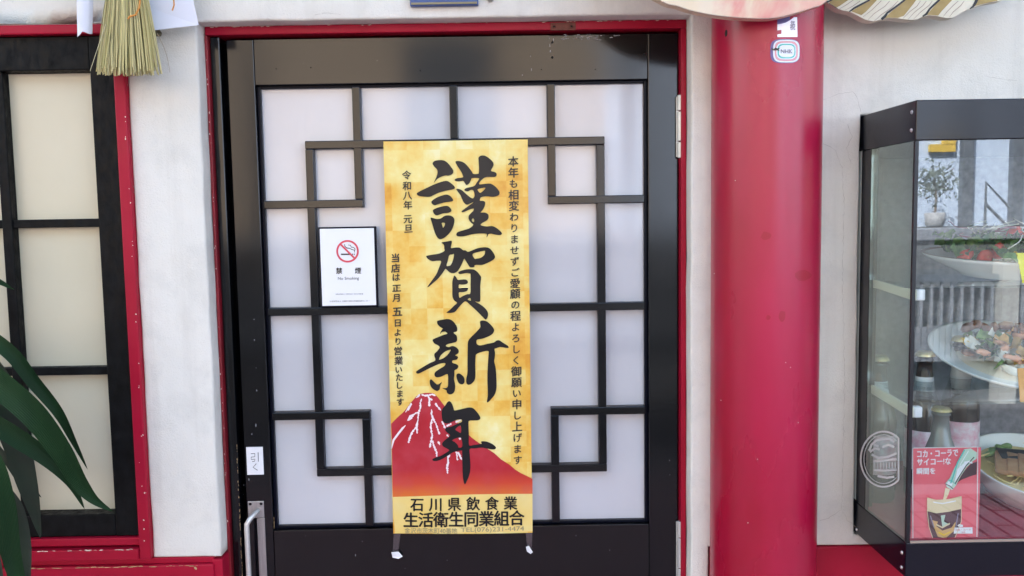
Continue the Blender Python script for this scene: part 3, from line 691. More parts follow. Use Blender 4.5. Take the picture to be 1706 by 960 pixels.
obj('lettering', b, 'ink', pos_t)
b = bmesh.new(); put_line(b, '金沢市茨木町40番地', 674, 762, 885.2, 884.2, 9.5, PP(.0015), 0); put_line(b, 'TEL(076)231-4474', 768, 873, 883.6, 881.5, 9.5, PP(.0015), 0)
obj('lettering', b, 'inkgrey', pos_t)
for k, (pts, tip) in enumerate((([(656, 888), (668, 887), (663, 924), (654, 924)], [(652, 921), (664, 920), (671, 928), (664, 932), (654, 930)]), ([(876, 886), (887, 885), (886, 916), (878, 916)], [(876, 912), (881, 910), (888, 921), (884, 924), (878, 920)]))):
    b = bmesh.new(); fn = lambda x, y: P(x, y, .0528)
    poly(b, pts, fn); t_ = obj('tape', b, 'tape', pos_t)
    b = bmesh.new(); fn = lambda x, y: P(x, y, .0500-.0015*math.sin(x*.9))
    poly(b, tip, fn); obj('curled_end', b, 'white', t_)
b = bmesh.new(); fn = PP(.0006)
for q in ((650, 260), (652, 268)): ribbon(b, [(q[0]-8, q[1]-5), (q[0], q[1]), (q[0]+3, q[1]-3)], .9, fn)
obj('crease', b, 'goldband', pos_t)

# ------------------------------------------------------------------ no smoking notice
ns = thing('no_smoking_notice', 'small white no smoking card in a black edged holder, left of the gold poster', 'sign', (-.287, .05, 1.345))
def PQ(Y): return lambda x, y: P(x, y, Y)
x0, x1, z0, z1 = -.3385, -.2345, 1.3440, 1.4905
obj('holder', bx(x0, x1, .0515, .0574, z0, z1, bev=.0012), 'bead', ns)
obj('card', bx(x0+.003, x1-.004, .0505, .0514, z0+.003, z1-.003), 'white', ns)
b = bmesh.new(); cxn, cyn, rn = 579, 418, 18.8
fn = PQ(.0500)
def ring(bm, cx, cy, ro, ri, fn, n=48, sq=2.0, sx=1, sy=1, mi=0):
    O, I = [], []
    for k in range(n):
        a = 2*math.pi*k/n; c, s = math.cos(a), math.sin(a)
        e = 2/sq; ux = math.copysign(abs(c)**e, c); uy = math.copysign(abs(s)**e, s)
        O.append(bm.verts.new(fn(cx+ux*ro*sx, cy+uy*ro*sy)))
        if ri > 0: I.append(bm.verts.new(fn(cx+ux*ri*sx, cy+uy*ri*sy)))
    if ri > 0:
        for k in range(n): bm.faces.new([O[k], O[(k+1) % n], I[(k+1) % n], I[k]]).material_index = mi
    else: bm.faces.new(O).material_index = mi
ring(b, cxn, cyn, rn, rn-3.1, fn); ribbon(b, [(cxn-12.5, cyn-12.5), (cxn+12.5, cyn+12.5)], 3, PQ(.0497)); obj('prohibition_ring', b, 'redprint', ns)
b = bmesh.new(); ribbon(b, [(568, 423), (583.5, 423)], 2.4, fn); ribbon(b, [(586.5, 423), (588, 423)], 2.2, fn); ribbon(b, [(589.5, 423), (591, 423)], 2.2, fn)
ribbon(b, [(574, 406), (574.5, 409.5), (577.5, 412.5), (582, 413), (586, 415), (590, 416), (591, 420)], [1, 1.3, 1.5, 1.4, 1.2, 1.2, .8], fn)
ribbon(b, [(580, 407.5), (584, 408), (585, 411), (589, 411.5), (591.5, 414), (591, 417)], [.8, 1.2, 1.3, 1.2, 1.2, .8], fn)
obj('cigarette_symbol', b, 'ink2', ns)
b = bmesh.new(); put_char(b, '禁', 565, 450.5, 11, fn, .03); put_char(b, '煙', 596.5, 450, 11, fn, .02); obj('lettering', b, 'ink2', ns); b = bmesh.new(); put_line(b, 'No Smoking', 563, 598, 464, 463.4, 6.2, fn, .0); obj('lettering', b, 'ink2', ns); b = bmesh.new()
put_line(b, '受動喫煙防止 対策実施中 店内全面禁煙', 559, 605, 491.2, 490.6, 1.9, fn); put_line(b, '公益財団法人 全国生活衛生営業指導センター', 549, 616, 503, 502.2, 2.6, fn)
obj('lettering', b, 'ink2', ns)

# pull sign
ps = thing('pull_sticker', 'small white sticker reading pull in Japanese above the door handle', 'sticker', (-.469, .054, 1.04))
obj('sticker_sheet', bx(-.4850, -.4545, .0535, .0549, 1.0370, 1.0890, bev=.0003), 'white', ps)
fn = PQ(.0531); b = bmesh.new()
for pts in ([(418, 757), (424.5, 756.5), (424.5, 762), (418.5, 762.5), (418.5, 766.5), (425, 766), (424, 769.5), (420, 770)], [(430, 754.5), (430.5, 770)], [(427, 773.5), (421.5, 779.5), (429, 784.5)]): ribbon(b, pts, 1.1, fn)
obj('lettering', b, 'ink2', ps)

# ------------------------------------------------------------------ column and its stickers
CX, CY_, CR = .4389, -.03, .0898
col_t = thing('red_column', 'round glossy red column between the door and the showcase', 'column', (CX, CY_, 0))
b = bmesh.new(); lathe(b, [(CR, 0)]+[(CR, .02+.0976*k) for k in range(29)]+[(CR, 2.755)], 96, Matrix.Translation((CX, CY_, 0)))
obj('shaft', b, 'red_col', col_t, smooth=True)
b = bmesh.new(); q = P(1214, 52, CY_-CR); blob(b, q.x, q.z, -.107, .0028, sz=2.2); obj('paint_scratch', b, 'hole', col_t)
def PC(off):
    def fn(x, y):
        v = (_d*F + _r2*(x-853) - _u2*(y-480)); 
        a = v.x**2+v.y**2; ox, oy = CAM.x-CX, CAM.y-CY_; bb = 2*(ox*v.x+oy*v.y); c = ox*ox+oy*oy-(CR+off)**2
        t = (-bb-math.sqrt(max(0, bb*bb-4*a*c)))/(2*a); return CAM+v*t
    return fn
b = bmesh.new(); fnc = PC(.0003)
for cx_0, cy_0, rx, ry in ((1280, 530, 4, 4), (1303, 527, 6, 9), (1338, 458, 14, 10), (1276, 392, 8, 7)):
    pts = [(cx_0+rx*math.cos(a*.7)*random.uniform(.8, 1.2), cy_0+ry*math.sin(a*.7)*random.uniform(.8, 1.2)) for a in range(9)]
    add_dense(b, *fill2d([pts]), fnc, 4)
obj('paint_stain', b, 'red_dark2', col_t)
b = bmesh.new()
for cx_0, cy_0 in ((1309, 605), (1317, 613), (1201, 668), (1246, 872), (1330, 705), (1225, 300), (1262, 766), (1190, 455)):
    poly(b, [(cx_0-1, cy_0), (cx_0, cy_0-1), (cx_0+1.1, cy_0+.3), (cx_0, cy_0+1)], fnc)
obj('paint_fleck', b, 'chip', col_t)
def grid_sheet(bm, x0, x1, y0, y1, fn, n=8):
    g_ = [[bm.verts.new(fn(x0+(x1-x0)*i/n, y0+(y1-y0)*j/n)) for i in range(n+1)] for j in range(n+1)]
    for j in range(n):
        for i in range(n): bm.faces.new([g_[j][i], g_[j][i+1], g_[j+1][i+1], g_[j+1][i]])
s1 = thing('broadcaster_sticker', 'rounded white NHK sticker with pink and teal rings on the red column', 'sticker', tuple(P(1309, 84, -.1)))
b = bmesh.new(); ring(b, 1308, 84.5, 24.5, 14, PC(.0002), 56, 3.6, 1, .82); obj('shadow_outline', b, 'stickerblue', s1)  # blue-violet ring painted as the sticker's shadow outline
b = bmesh.new(); ring(b, 1310, 84.5, 22, 19.2, PC(.0006), 56, 3.6, 1, .86); ring(b, 1310, 84.5, 16.6, 14.5, PC(.0006), 56, 3.4, 1, .84); obj('white_ring', b, 'stickerwhite', s1)
b = bmesh.new(); ring(b, 1310, 84.5, 19.2, 16.6, PC(.0006), 56, 3.5, 1, .85); obj('pink_ring', b, 'pink', s1)
b = bmesh.new(); ring(b, 1310.5, 84.5, 14.5, 12.2, PC(.0006), 56, 3.2, 1.05, .84); obj('teal_ring', b, 'teal', s1)
b = bmesh.new()
for k in range(6): ring(b, 1310.5, 84.5, 12.2*(6-k)/6, 12.2*(5-k)/6, PC(.0006), 40, 3.2, 1.05, .84)
obj('centre', b, 'stickerwhite', s1)
b = bmesh.new(); put_line(b, 'NHK', 1301, 1320, 84.8, 84.8, 6.4, PC(.001), .02); obj('lettering', b, 'greytext', s1)
b = bmesh.new(); fn = PC(.0012)
poly(b, [(1285, 79), (1289, 81), (1292, 78.5), (1295, 80), (1300, 78.5), (1297, 82), (1299, 84), (1294, 83), (1290, 83.5), (1286, 82.5)], fn); obj('torn_spot', b, 'ink2', s1)
s2 = thing('foil_sticker', 'torn square silver foil sticker on the red column just above the rounded one', 'sticker', tuple(P(1312, 48, -.1)))
b = bmesh.new(); fn = PC(.0006)
for strip in ([(1295, 40), (1302, 39), (1302, 49), (1295, 50)], [(1295, 57), (1302, 55.5), (1302, 61), (1295, 61)], [(1302, 39), (1309, 37), (1309, 61), (1302, 61)], [(1309, 37), (1316, 33), (1316, 61), (1309, 61)], [(1316, 33), (1323, 28), (1323, 61), (1316, 61)], [(1323, 28), (1328, 28), (1328.5, 61), (1323, 61)]): poly(b, strip, fn)
obj('foil_sheet', b, 'foil', s2)
b = bmesh.new(); poly(b, [(1295, 30), (1302, 28), (1302, 39), (1295, 40)], fn); poly(b, [(1302, 28), (1309, 27), (1309, 37), (1302, 39)], fn); poly(b, [(1309, 27), (1316, 26), (1316, 33), (1309, 37)], fn); obj('dark_edge', b, 'stickerblue', s2)
b = bmesh.new(); fn = PC(.001); put_char(b, '年', 1321, 38, 9, fn, .01); put_char(b, '祝', 1320.5, 44.5, 10, fn, .01); obj('lettering', b, 'greytext', s2)

# ------------------------------------------------------------------ painted boards at the top right
bd = thing('painted_belly_board', 'big round cream and red painted board hanging over the top of the red column', 'signboard', tuple(P(1245, -20, -.16)))
lo = [(1104, 2), (1128, 9), (1151, 16.5), (1188, 24), (1231, 28.5), (1276, 30), (1301, 27), (1327, 20.5), (1354, 12), (1376, 2), (1420, -45), (1450, -120), (1450, -200), (1380, -290), (1240, -320), (1110, -280), (1030, -200), (1010, -110), (1050, -35)]
b = bmesh.new(); board(b, smooth_loop(lo, 5), -.155, .02); obj('board', b, 'belly', bd)
b = bmesh.new(); sl = smooth_loop(lo, 5); ribbon(b, sl[0:48], [1.0]*48, PQ(-.1556)); obj('outline', b, 'boardhair', bd)
fb = thing('painted_feather_board', 'painted board of ochre and cream feathers with black lines above the showcase', 'signboard', tuple(P(1500, -20, -.05)))
zF = Z(1370, 0, 5.077)
lo = zF([(30, 8), (80, 40), (130, 70), (180, 88), (230, 95), (300, 128), (360, 162), (430, 178), (500, 160), (560, 148), (620, 150), (690, 160), (750, 165), (800, 160), (850, 138), (900, 126), (960, 130), (1010, 142), (1050, 150), (1110, 145), (1180, 100), (1250, 70), (1300, 52), (1400, 20), (1520, 0), (1650, -90), (1700, -500), (1300, -800), (500, -800), (0, -500), (-40, -120)])
b = bmesh.new(); board(b, lo, -.075, .02); obj('board', b, 'boardcream', fb)
for a in ([(245, 92), (330, 125), (370, 95), (455, 5), (560, -150), (420, -150), (385, 5)], [(515, 155), (560, 146), (640, 148), (690, 130), (770, 30), (900, -150), (760, -150), (690, 5)], [(880, 125), (905, 122), (980, 128), (1010, 90), (1095, 0), (1200, -150), (1060, -150), (985, 5)], [(1290, 48), (1350, 32), (1480, 2), (1500, -150), (1360, -150), (1310, 5)], [(60, 22), (120, 60), (150, 45), (215, 0), (300, -150), (90, -150)]):
    b = bmesh.new(); poly(b, zF(a), PQ(-.0755)); obj('ochre_patch', b, 'boardbrown', fb)
for a, wd in (([(35, 14), (60, 5), (110, -20), (160, -60)], 2.6), ([(40, 14), (90, 45), (130, 70)], 1), ([(228, 96), (270, 65), (320, 38), (390, 2), (480, -80)], [2, 3.2, 3, 3, 3]), ([(500, 160), (530, 135), (550, 105), (620, 55), (690, 2), (780, -80)], [4, 4.5, 3.4, 3, 3, 3]), ([(848, 136), (880, 115), (910, 70), (985, 0), (1050, -80)], [2.4, 3.6, 3.2, 3.2, 3]), ([(1248, 72), (1275, 52), (1290, 30), (1305, 0), (1330, -80)], [1.6, 3.4, 4.4, 5, 5])):
    b = bmesh.new(); ribbon(b, zF(a), wd, PQ(-.0759)); obj('black_line', b, 'boardline', fb)
b = bmesh.new()
for a in ([(140, 75), (200, 40), (255, 2), (330, -80)], [(190, 85), (255, 50), (320, 5)], [(345, 140), (420, 80), (500, 2)], [(385, 165), (440, 110), (530, 50), (570, 5)], [(440, 175), (500, 120), (590, 60), (640, 5)], [(680, 155), (740, 95), (800, 50), (830, 5)], [(725, 160), (780, 100), (850, 45), (880, 5)], [(770, 160), (830, 100), (905, 40), (930, 5)], [(1020, 140), (1060, 90), (1110, 40), (1150, 5)], [(1075, 140), (1110, 95), (1170, 45), (1200, 5)], [(560, 110), (640, 50), (690, 5)]):
    ribbon(b, zF(a), [.5, 1, 1.1, .8][:len(a)], PQ(-.0757))
obj('fine_line', b, 'boardhair', fb)
for x in (1480, 1600): 
    q = P(x, -60, -.05); obj('mounting_block', bx(q.x-.02, q.x+.02, -.054, .0, q.z-.02, q.z+.02), 'boardline', fb)

# plaque above the door
bp = thing('blue_plaque', 'blue framed plaque with its lower edge above the middle of the door', 'plaque', tuple(P(740, 9, -.01)))
a, c = P(683, 9.5, -.012), P(797, 8.5, -.012)
obj('plate', bx(a.x, c.x, -.012, -.0015, a.z, a.z+.10, bev=.002), 'blueplate', bp)
obj('lip', bx(a.x+.002, c.x-.002, -.0135, -.0118, a.z+.002, a.z+.0055, bev=.0006), 'inkgrey', bp)
b = bmesh.new(); q = P(817, -4, -.005); lathe(b, [(0, .006), (.004, .006), (.006, .003), (.006, -.003)], 16, Matrix.Translation(q) @ Matrix.Rotation(R(90), 4, 'X'))
tag(obj('wall_bolt', b, 'steel'), 'small round metal bolt head on the plaster, right of the blue plaque', 'bolt')

# ------------------------------------------------------------------ new year straw ornament
so = thing('straw_ornament', 'hanging New Year straw tassel with white folded paper above the plaster pier', 'ornament', tuple(P(210, -20, -.08)))
b = bmesh.new(); cl = b.loops.layers.float_color.new('tint')
def straw(p0, p1, y0, y1, r0_, r1_, tint, bend=0):
    t = bmesh.new(); n = 6; pts = []
    for i in range(n+1):
        s_ = i/n; Y = y0+(y1-y0)*s_**1.2
        x = p0[0]+(p1[0]-p0[0])*s_+bend*math.sin(math.pi*s_); y = p0[1]+(p1[1]-p0[1])*s_
        pts.append(P(x, y, Y))
    tube(t, pts, [r0_+(r1_-r0_)*i/n for i in range(n+1)], 5)
    n0 = len(b.faces); join(b, t); b.faces.ensure_lookup_table()
    for f in b.faces[n0:]:
        for l in f.loops: l[cl] = (*tint, 1)
for k in range(430):
    u = random.random(); dep = random.random()
    x0 = 187+46*u; y1 = 120+random.uniform(-9, 7)-4*abs(u-.5)
    x1 = 163+103*u+random.uniform(-4, 4)
    g_ = random.random(); base = (.46+.30*g_, .41+.24*g_, .14+.17*g_); dk = random.choice([1, 1, .8, .55])
    straw((x0, -70), (x1, y1), -.055-.03*dep, -.03-.06*dep, random.uniform(.0006, .0009), random.uniform(.0006, .0011), tuple(c*dk for c in base), random.uniform(-3, 3))
straw((176, 40), (150, 118), -.085, -.09, .0006, .0004, (.6, .55, .35)); straw((262, 55), (283, 120), -.07, -.06, .0005, .0003, (.35, .25, .15), 4)
obj('straw_tassel', b, 'straw', so)['kind'] = 'stuff'
b = bmesh.new()
for pts in ([(234, -6, -.092), (232, 12, -.094), (226, 24, -.095), (216, 27, -.095), (213, 31, -.094)],): tube(b, [P(*q) for q in pts], .0016, 6)
bmesh.ops.remove_doubles(b, verts=b.verts, dist=1e-5); obj('orange_cord', b, 'orange', so)
b = bmesh.new(); tube(b, [P(288, -20, -.064), P(290, 8, -.065), P(287, 17, -.0645)], .0013, 6); obj('orange_cord', b, 'orange', so)
b = bmesh.new(); tube(b, [P(185, -72, -.07), P(210, -78, -.10), P(236, -72, -.07), P(210, -66, -.045), P(185, -72, -.07)], .006, 8)
tube(b, [P(140, -76, -.03), P(210, -82, -.075), P(300, -80, -.03)], .009, 8); tube(b, [P(300, -80, -.03), P(300, -80, .02)], .004, 6); tube(b, [P(140, -76, -.03), P(140, -76, .02)], .004, 6); obj('straw_rope', b, 'straw', so)
for f_ in (0,):
    b = bmesh.new(); rows = []
    for j in range(9):
        v = j/8; row = []
        for i in range(7):
            u = i/6; x = (126+u*31)+(3-u*6+u*0)*v*1; y = -75+v*(129 + (8 if u < .4 else 0) * 1)
            if j == 8: y = [61, 57, 52, 53, 55, 56, 56][i]
            row.append(b.verts.new(P(x, y, -.05-.006*math.sin(u*3.1)*1.5-(.006*(1-u) if u < .35 else 0))))
        rows.append(row)
    for j in range(8):
        for i in range(6): b.faces.new([rows[j][i], rows[j][i+1], rows[j+1][i+1], rows[j+1][i]])
    obj('paper_streamer', b, 'shide', so, smooth=True)
b = bmesh.new(); poly(b, [(228, -80), (335, -80), (322, 0), (331, 41), (256, 50), (238, 8)], lambda x, y: P(x, y, -.045-.004*math.sin(x*.05))); obj('paper_streamer', b, 'shide', so)
b = bmesh.new(); lathe(b, [(0, -.004), (.006, -.003), (.0075, .002), (.004, .008), (0, .009)], 10, Matrix.Translation(P(262, 56, -.025))); tube(b, [P(262, 56, -.025), P(262, 54, -.002)], .0025, 6); obj('twine_knot', b, 'straw', so, smooth=True)

# ------------------------------------------------------------------ plant
pt = thing('potted_plant', 'dark green cane plant with long strap leaves in front of the left window', 'plant', (-1.12, -.22, 0))
def leaf(pts, width, mat_, fold=.25, tip=.08, prof=None):
    width *= .62
    """pts = (px, py, Y); a strap leaf with a mid-rib fold"""
    q = [P(*p) for p in pts]; out = []; n = len(q)
    for i in range(n-1):
        p0, p1, p2, p3 = q[max(i-1, 0)], q[i], q[i+1], q[min(i+2, n-1)]
        for s_ in range(6):
            t = s_/6; out.append(.5*((2*p1)+(p2-p0)*t+(2*p0-5*p1+4*p2-p3)*t*t+(3*p1-p0-3*p2+p3)*t**3))
    out.append(q[-1]); b = bmesh.new(); la = b.verts.layers.float.new('across'); rows = []; N = len(out)-1
    for i, p in enumerate(out):
        s_ = i/N; tg = (out[min(i+1, N)]-out[max(i-1, 0)]).normalized(); side = tg.cross(Vector((0, -1, .15))).normalized(); nrm = side.cross(tg)
        wv_ = width*(min(1, .35+s_*3.2))*(1-max(0, (s_-.38)/.62)**1.7)/960/2 + .0001
        rows.append([b.verts.new(p+side*wv_*k+nrm*abs(k)*wv_*fold*(1 if nrm.y < 0 else -1)) for k in (-1, -.55, 0, .55, 1)])
    for rw in rows:
        for k, vv_ in zip((-1, -.55, 0, .55, 1), rw): vv_[la] = k
    for i in range(N):
        for k in range(4): b.faces.new([rows[i][k], rows[i][k+1], rows[i+1][k+1], rows[i+1][k]])
    return obj('leaf', b, mat_, pt, smooth=True)
leaf([(-90, 590, -.16), (-30, 562, -.17), (18, 588, -.17), (58, 638, -.16), (98, 688, -.15), (124, 738, -.13), (146, 783, -.11)], 36, 'leaf')
leaf([(-110, 590, -.2), (-50, 605, -.22), (10, 648, -.22), (62, 695, -.21), (104, 752, -.19), (134, 805, -.17), (158, 834, -.16), (188, 853, -.15)], 62, 'leaf')
leaf([(-90, 690, -.17), (-20, 703, -.18), (38, 735, -.18), (84, 768, -.17), (118, 805, -.16), (141, 849, -.15)], 46, 'leaf')
leaf([(-60, 720, -.23), (-14, 770, -.24), (8, 840, -.24), (20, 920, -.24), (40, 1000, -.24), (60, 1080, -.23)], 58, 'leaf')
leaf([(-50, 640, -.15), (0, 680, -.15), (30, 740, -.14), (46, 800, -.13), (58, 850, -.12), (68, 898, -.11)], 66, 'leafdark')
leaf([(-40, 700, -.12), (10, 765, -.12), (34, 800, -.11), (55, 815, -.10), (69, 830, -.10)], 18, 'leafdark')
leaf([(-70, 450, -.14), (-30, 458, -.14), (4, 471, -.13), (24, 484, -.12)], 16, 'leaf')
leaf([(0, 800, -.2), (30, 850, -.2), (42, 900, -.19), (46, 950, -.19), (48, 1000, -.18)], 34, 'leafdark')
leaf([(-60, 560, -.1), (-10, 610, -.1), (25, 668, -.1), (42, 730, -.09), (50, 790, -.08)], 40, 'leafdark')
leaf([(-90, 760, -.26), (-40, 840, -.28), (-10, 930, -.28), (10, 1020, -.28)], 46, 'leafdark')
crown = P(-170, 620, -.2)
for k in range(16):      # the part of the crown beyond the frame
    a = random.uniform(1.6, 4.7); L = random.uniform(.3, .5); pz = crown.z+random.uniform(-.25, .2); dx, dy = math.cos(a), math.sin(a)*.45
    b = bmesh.new(); rows = []
    for i in range(13):
        s_ = i/12; p = Vector((crown.x-.03+dx*L*s_, -.2+dy*L*s_*(1 if dy < 0 else .4), pz+.12*math.sin(s_*2.2)-.3*s_*s_)); wv_ = .024*min(1, .3+3*s_)*(1-s_**2)+.0004
        sd_ = Vector((-dy, dx, 0)).normalized(); rows.append([b.verts.new(p+sd_*wv_*k2+Vector((0, 0, abs(k2)*wv_*.4))) for k2 in (-1, 0, 1)])
    for i in range(12):
        for k2 in range(2): b.faces.new([rows[i][k2], rows[i][k2+1], rows[i+1][k2+1], rows[i+1][k2]])
    obj('leaf', b, 'leaf', pt, smooth=True)
b = bmesh.new(); tube(b, [(crown.x-.05, -.2, .3), (crown.x-.03, -.2, .8), (crown.x-.03, -.2, crown.z+.25)], [.02, .016, .012], 10); obj('stem', b, 'stem', pt, smooth=True)
b = bmesh.new(); lathe(b, [(0, 0), (.13, 0), (.14, .02), (.18, .32), (.19, .33), (.17, .33), (.16, .29), (0, .29)], 32, Matrix.Translation((crown.x-.05, -.22, 0))); obj('pot', b, 'pot', pt, smooth=True)

# ------------------------------------------------------------------ food showcase
X0, X1, YF, YB, ZB, ZT = .6145, 1.36, -.19, .24, .928, 1.667
sc = thing('food_showcase', 'black framed glass food showcase projecting from the wall right of the column', 'showcase', (.98, 0, .928))
obj('top_band', bx(X0, X1, YF, YB, 1.607, ZT, bev=.0015), 'cabblack', sc)
obj('bottom_band', bx(X0, X1, YF, YB, ZB, .984, bev=.0015), 'cabblack', sc)
obj('inner_floor', bx(X0+.006, X1-.006, YF+.008, YB-.002, .9845, .988), 'cabfloor', sc)
obj('back_panel', bx(X0+.02, X1-.02, YB-.01, YB, .988, 1.6065), 'cabback', sc)
obj('side_panel', bx(X0+.0005, X0+.012, .002, YB-.011, .988, 1.6065), 'cabside', sc)
obj('side_panel', bx(X1-.012, X1-.0005, .002, YB-.011, .988, 1.6065), 'cabside', sc)
obj('post', bx(X0+.0005, X0+.014, -.036, .0015, .9845, 1.6065, bev=.0008), 'cabblack', sc)
obj('post', bx(X1-.014, X1-.0005, -.036, .0015, .9845, 1.6065, bev=.0008), 'cabblack', sc)
obj('front_glass', bx(X0+.0055, X1-.0055, YF+.001, YF+.0045, .9845, 1.6065), 'glass', sc)
obj('side_glass', bx(X0+.001, X0+.0045, YF+.001, -.0365, .9845, 1.6065), 'sideglass', sc)
obj('side_glass', bx(X1-.0045, X1-.001, YF+.001, -.0365, .9845, 1.6065), 'sideglass', sc)
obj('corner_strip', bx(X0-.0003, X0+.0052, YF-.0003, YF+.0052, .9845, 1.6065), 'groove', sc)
obj('lower_bead', bx(X0+.006, X1-.006, YF-.002, YF+.0008, .9845, .9875), 'boardhair', sc)
for z in (1.6505, 1.6235, .9635, .9395): screw(sc, X0-.0002, YF+.013, z, .0032, 'x')
for yy, z in ((-.006, .936),): screw(sc, X0-.0002, yy, z, .003, 'x')
for zs in (1.385, 1.202):
    sh = obj('shelf', bx(X0+.03, X1-.03, YF+.020, YB-.014, zs-.0045, zs), 'shelfglass', sc)
    for xa, xb in ((X0+.0075, X0+.0125), (X1-.0125, X1-.0075)):
        b = bmesh.new(); t = bmesh.new()
        vs = [t.verts.new((x, y, z)) for x in (xa, xb) for y, z in ((-.02, zs+.002), (YF+.012, zs-.006), (YF+.012, zs-.022), (-.02, zs-.012))]
        for f in ((0, 1, 2, 3), (7, 6, 5, 4), (0, 4, 5, 1), (1, 5, 6, 2), (2, 6, 7, 3), (3, 7, 4, 0)): t.faces.new([vs[i] for i in f])
        join(b, t); obj('bracket', b, 'bracket', sh)
    obj('bracket_cap', bx(X0+.0125, X0+.026, YF+.010, YF+.022, zs-.022, zs-.005, bev=.002), 'white', sh)
# oval emblem printed on the side glass
def PS(y, z): return Vector((X0+.0003, y, z))
def SG(px, py):      # pixel -> side glass plane
    v = _d*F + _r2*(px-853) - _u2*(py-480); t = (X0-.0002-CAM.x)/v.x; return CAM+v*t
b = bmesh.new(); arc = []
for k in range(41):
    a = R(42+276*k/40); arc.append((1472+38*math.cos(a)*1.0, 766+46*math.sin(a)))
arc = [(x, y) for x, y in arc if x < 1497]; ribbon(b, arc+[arc[0]], 3.0, SG); ribbon(b, [(1472+(x-1472)*.86, 766+(y-766)*.88) for x, y in arc], 1.2, SG)
for pts in ([(1448, 752), (1452, 742), (1460, 735), (1470, 733), (1482, 732), (1490, 737)], [(1449, 754), (1458, 748), (1466, 750)], [(1456, 742), (1464, 745)], [(1470, 746), (1480, 742), (1490, 746)], [(1452, 758), (1464, 764), (1480, 762), (1494, 756)], [(1455, 770), (1475, 768), (1494, 766)], [(1456, 784), (1476, 785), (1494, 783)], [(1462, 794), (1478, 797), (1490, 795)]): ribbon(b, pts, 3.8, SG)
for k in range(8): ribbon(b, [(1457+k*4.9, 771), (1457.5+k*4.9, 784)], 1.5, SG)
obj('oval_emblem', b, 'frostprint', sc)

# dishes
def blobmesh(bm, c, r_, sx=1, sy=1, sz=1, seed=0, n=2):
    t = bmesh.new(); bmesh.ops.create_icosphere(t, subdivisions=n, radius=r_)
    for v in t.verts:
        k = 1+.35*noise.noise(v.co/r_*1.3+Vector((seed, seed*.7, 3))); v.co = Vector((v.co.x*sx*k, v.co.y*sy*k, v.co.z*sz*k))
    rot = Matrix.Rotation(seed*1.7, 4, Vector((.3, .5, .8)).normalized()); bmesh.ops.transform(t, matrix=Matrix.Translation(c) @ rot, verts=t.verts); join(bm, t)
def curl(bm, c, r_, seed):
    """ruffled leaf"""
    t = bmesh.new(); rd = random.Random(seed); n = 12; ctr = t.verts.new((0, 0, 0)); ring1 = []; ring2 = []
    for k in range(n):
        a = 2*math.pi*k/n; q = r_*rd.uniform(.8, 1.2)
        ring1.append(t.verts.new((q*.55*math.cos(a), q*.55*math.sin(a), r_*rd.uniform(.0, .25)))); ring2.append(t.verts.new((q*math.cos(a), q*.8*math.sin(a), r_*(rd.uniform(-.1, .5)+.25*math.sin(a*4)))))
    for k in range(n):
        t.faces.new([ctr, ring1[k], ring1[(k+1) % n]]); t.faces.new([ring1[k], ring2[k], ring2[(k+1) % n], ring1[(k+1) % n]])
    bmesh.ops.transform(t, matrix=Matrix.Translation(c) @ Matrix.Rotation(rd.uniform(-.9, .9), 4, 'X') @ Matrix.Rotation(rd.uniform(-.9, .9), 4, 'Y') @ Matrix.Rotation(rd.uniform(0, 6), 4, 'Z'), verts=t.verts); join(bm, t)
def dish_obj(name, b, material, root, mt, smooth=True):
    bmesh.ops.transform(b, matrix=mt, verts=b.verts); return obj(name, b, material, root, smooth=smooth)
PROF = lambda R0, h: [(0, -h), (R0*.55, -h), (R0*.58, -h*.85), (R0*.97, -.004), (R0, 0), (R0*1.0, .0022), (R0*.965, .001), (R0*.62, -h*.55), (R0*.5, -h*.66), (0, -h*.68)]
# salad
c1 = P(1682, 424, -.03); d1 = thing('salad_dish', 'plastic sample salad on a wide white plate, upper glass shelf', 'food dish', tuple(c1))
mt = Matrix.Translation(c1) @ Matrix.Rotation(R(4), 4, 'X')
dish_obj('plate', lathe(bmesh.new(), PROF(.136, .034), 64), 'china', d1, mt)
b = bmesh.new(); lathe(b, [(.136*.93, -.0022), (.136*.985, .0033), (.1372, .0026)], 64); dish_obj('brown_rim', b, 'chinabrown', d1, mt)
rd = random.Random(3)
b = bmesh.new(); [curl(b, Vector((rd.gauss(0, .046), rd.gauss(0, .042), rd.uniform(-.004, .034))), rd.uniform(.009, .019), 10+k) for k in range(150)]; dish_obj('lettuce', b, 'lettuce', d1, mt)
b = bmesh.new(); [curl(b, Vector((rd.gauss(-.02, .045), rd.gauss(0, .04), rd.uniform(.0, .03))), rd.uniform(.009, .017), 200+k) for k in range(70)]; dish_obj('dark_greens', b, 'darkgreen', d1, mt)
for k, (x, y, z) in enumerate(((-.045, -.045, .012), (-.092, -.03, .004), (.03, -.05, .012), (.0, -.01, .036), (-.07, -.05, .004), (.06, .0, .03))):
    b = bmesh.new(); blobmesh(b, Vector((x, y, z)), .014, 1, .7, 1, k); dish_obj('tomato_wedge', b, 'tomato', d1, mt)
for k in range(10):
    b = bmesh.new(); blobmesh(b, Vector((rd.uniform(-.075, .06), rd.uniform(-.075, -.04), rd.uniform(.0, .01))), .0045, seed=k, n=1); dish_obj('corn_kernel', b, 'corn', d1, mt)
def strands(n, zc, spread, rr=.0013, seed=1, L=.02, x0=0, y0=0):
    r_ = random.Random(seed); bm = bmesh.new()
    for k in range(n):
        c = Vector((x0+r_.gauss(0, spread), y0+r_.gauss(0, spread*.8), zc+r_.uniform(-.008, .02))); a = r_.uniform(0, 6); d_ = Vector((math.cos(a), math.sin(a), r_.uniform(-.4, .6))); e = d_.cross(Vector((0, .3, 1))).normalized(); l = L*r_.uniform(.6, 1.4)
        tube(bm, [c+d_*l*(s_-1)+e*l*.5*math.sin(s_*2.1) for s_ in (0, .4, .8, 1.2, 1.6, 2)], rr, 5)
    return bm
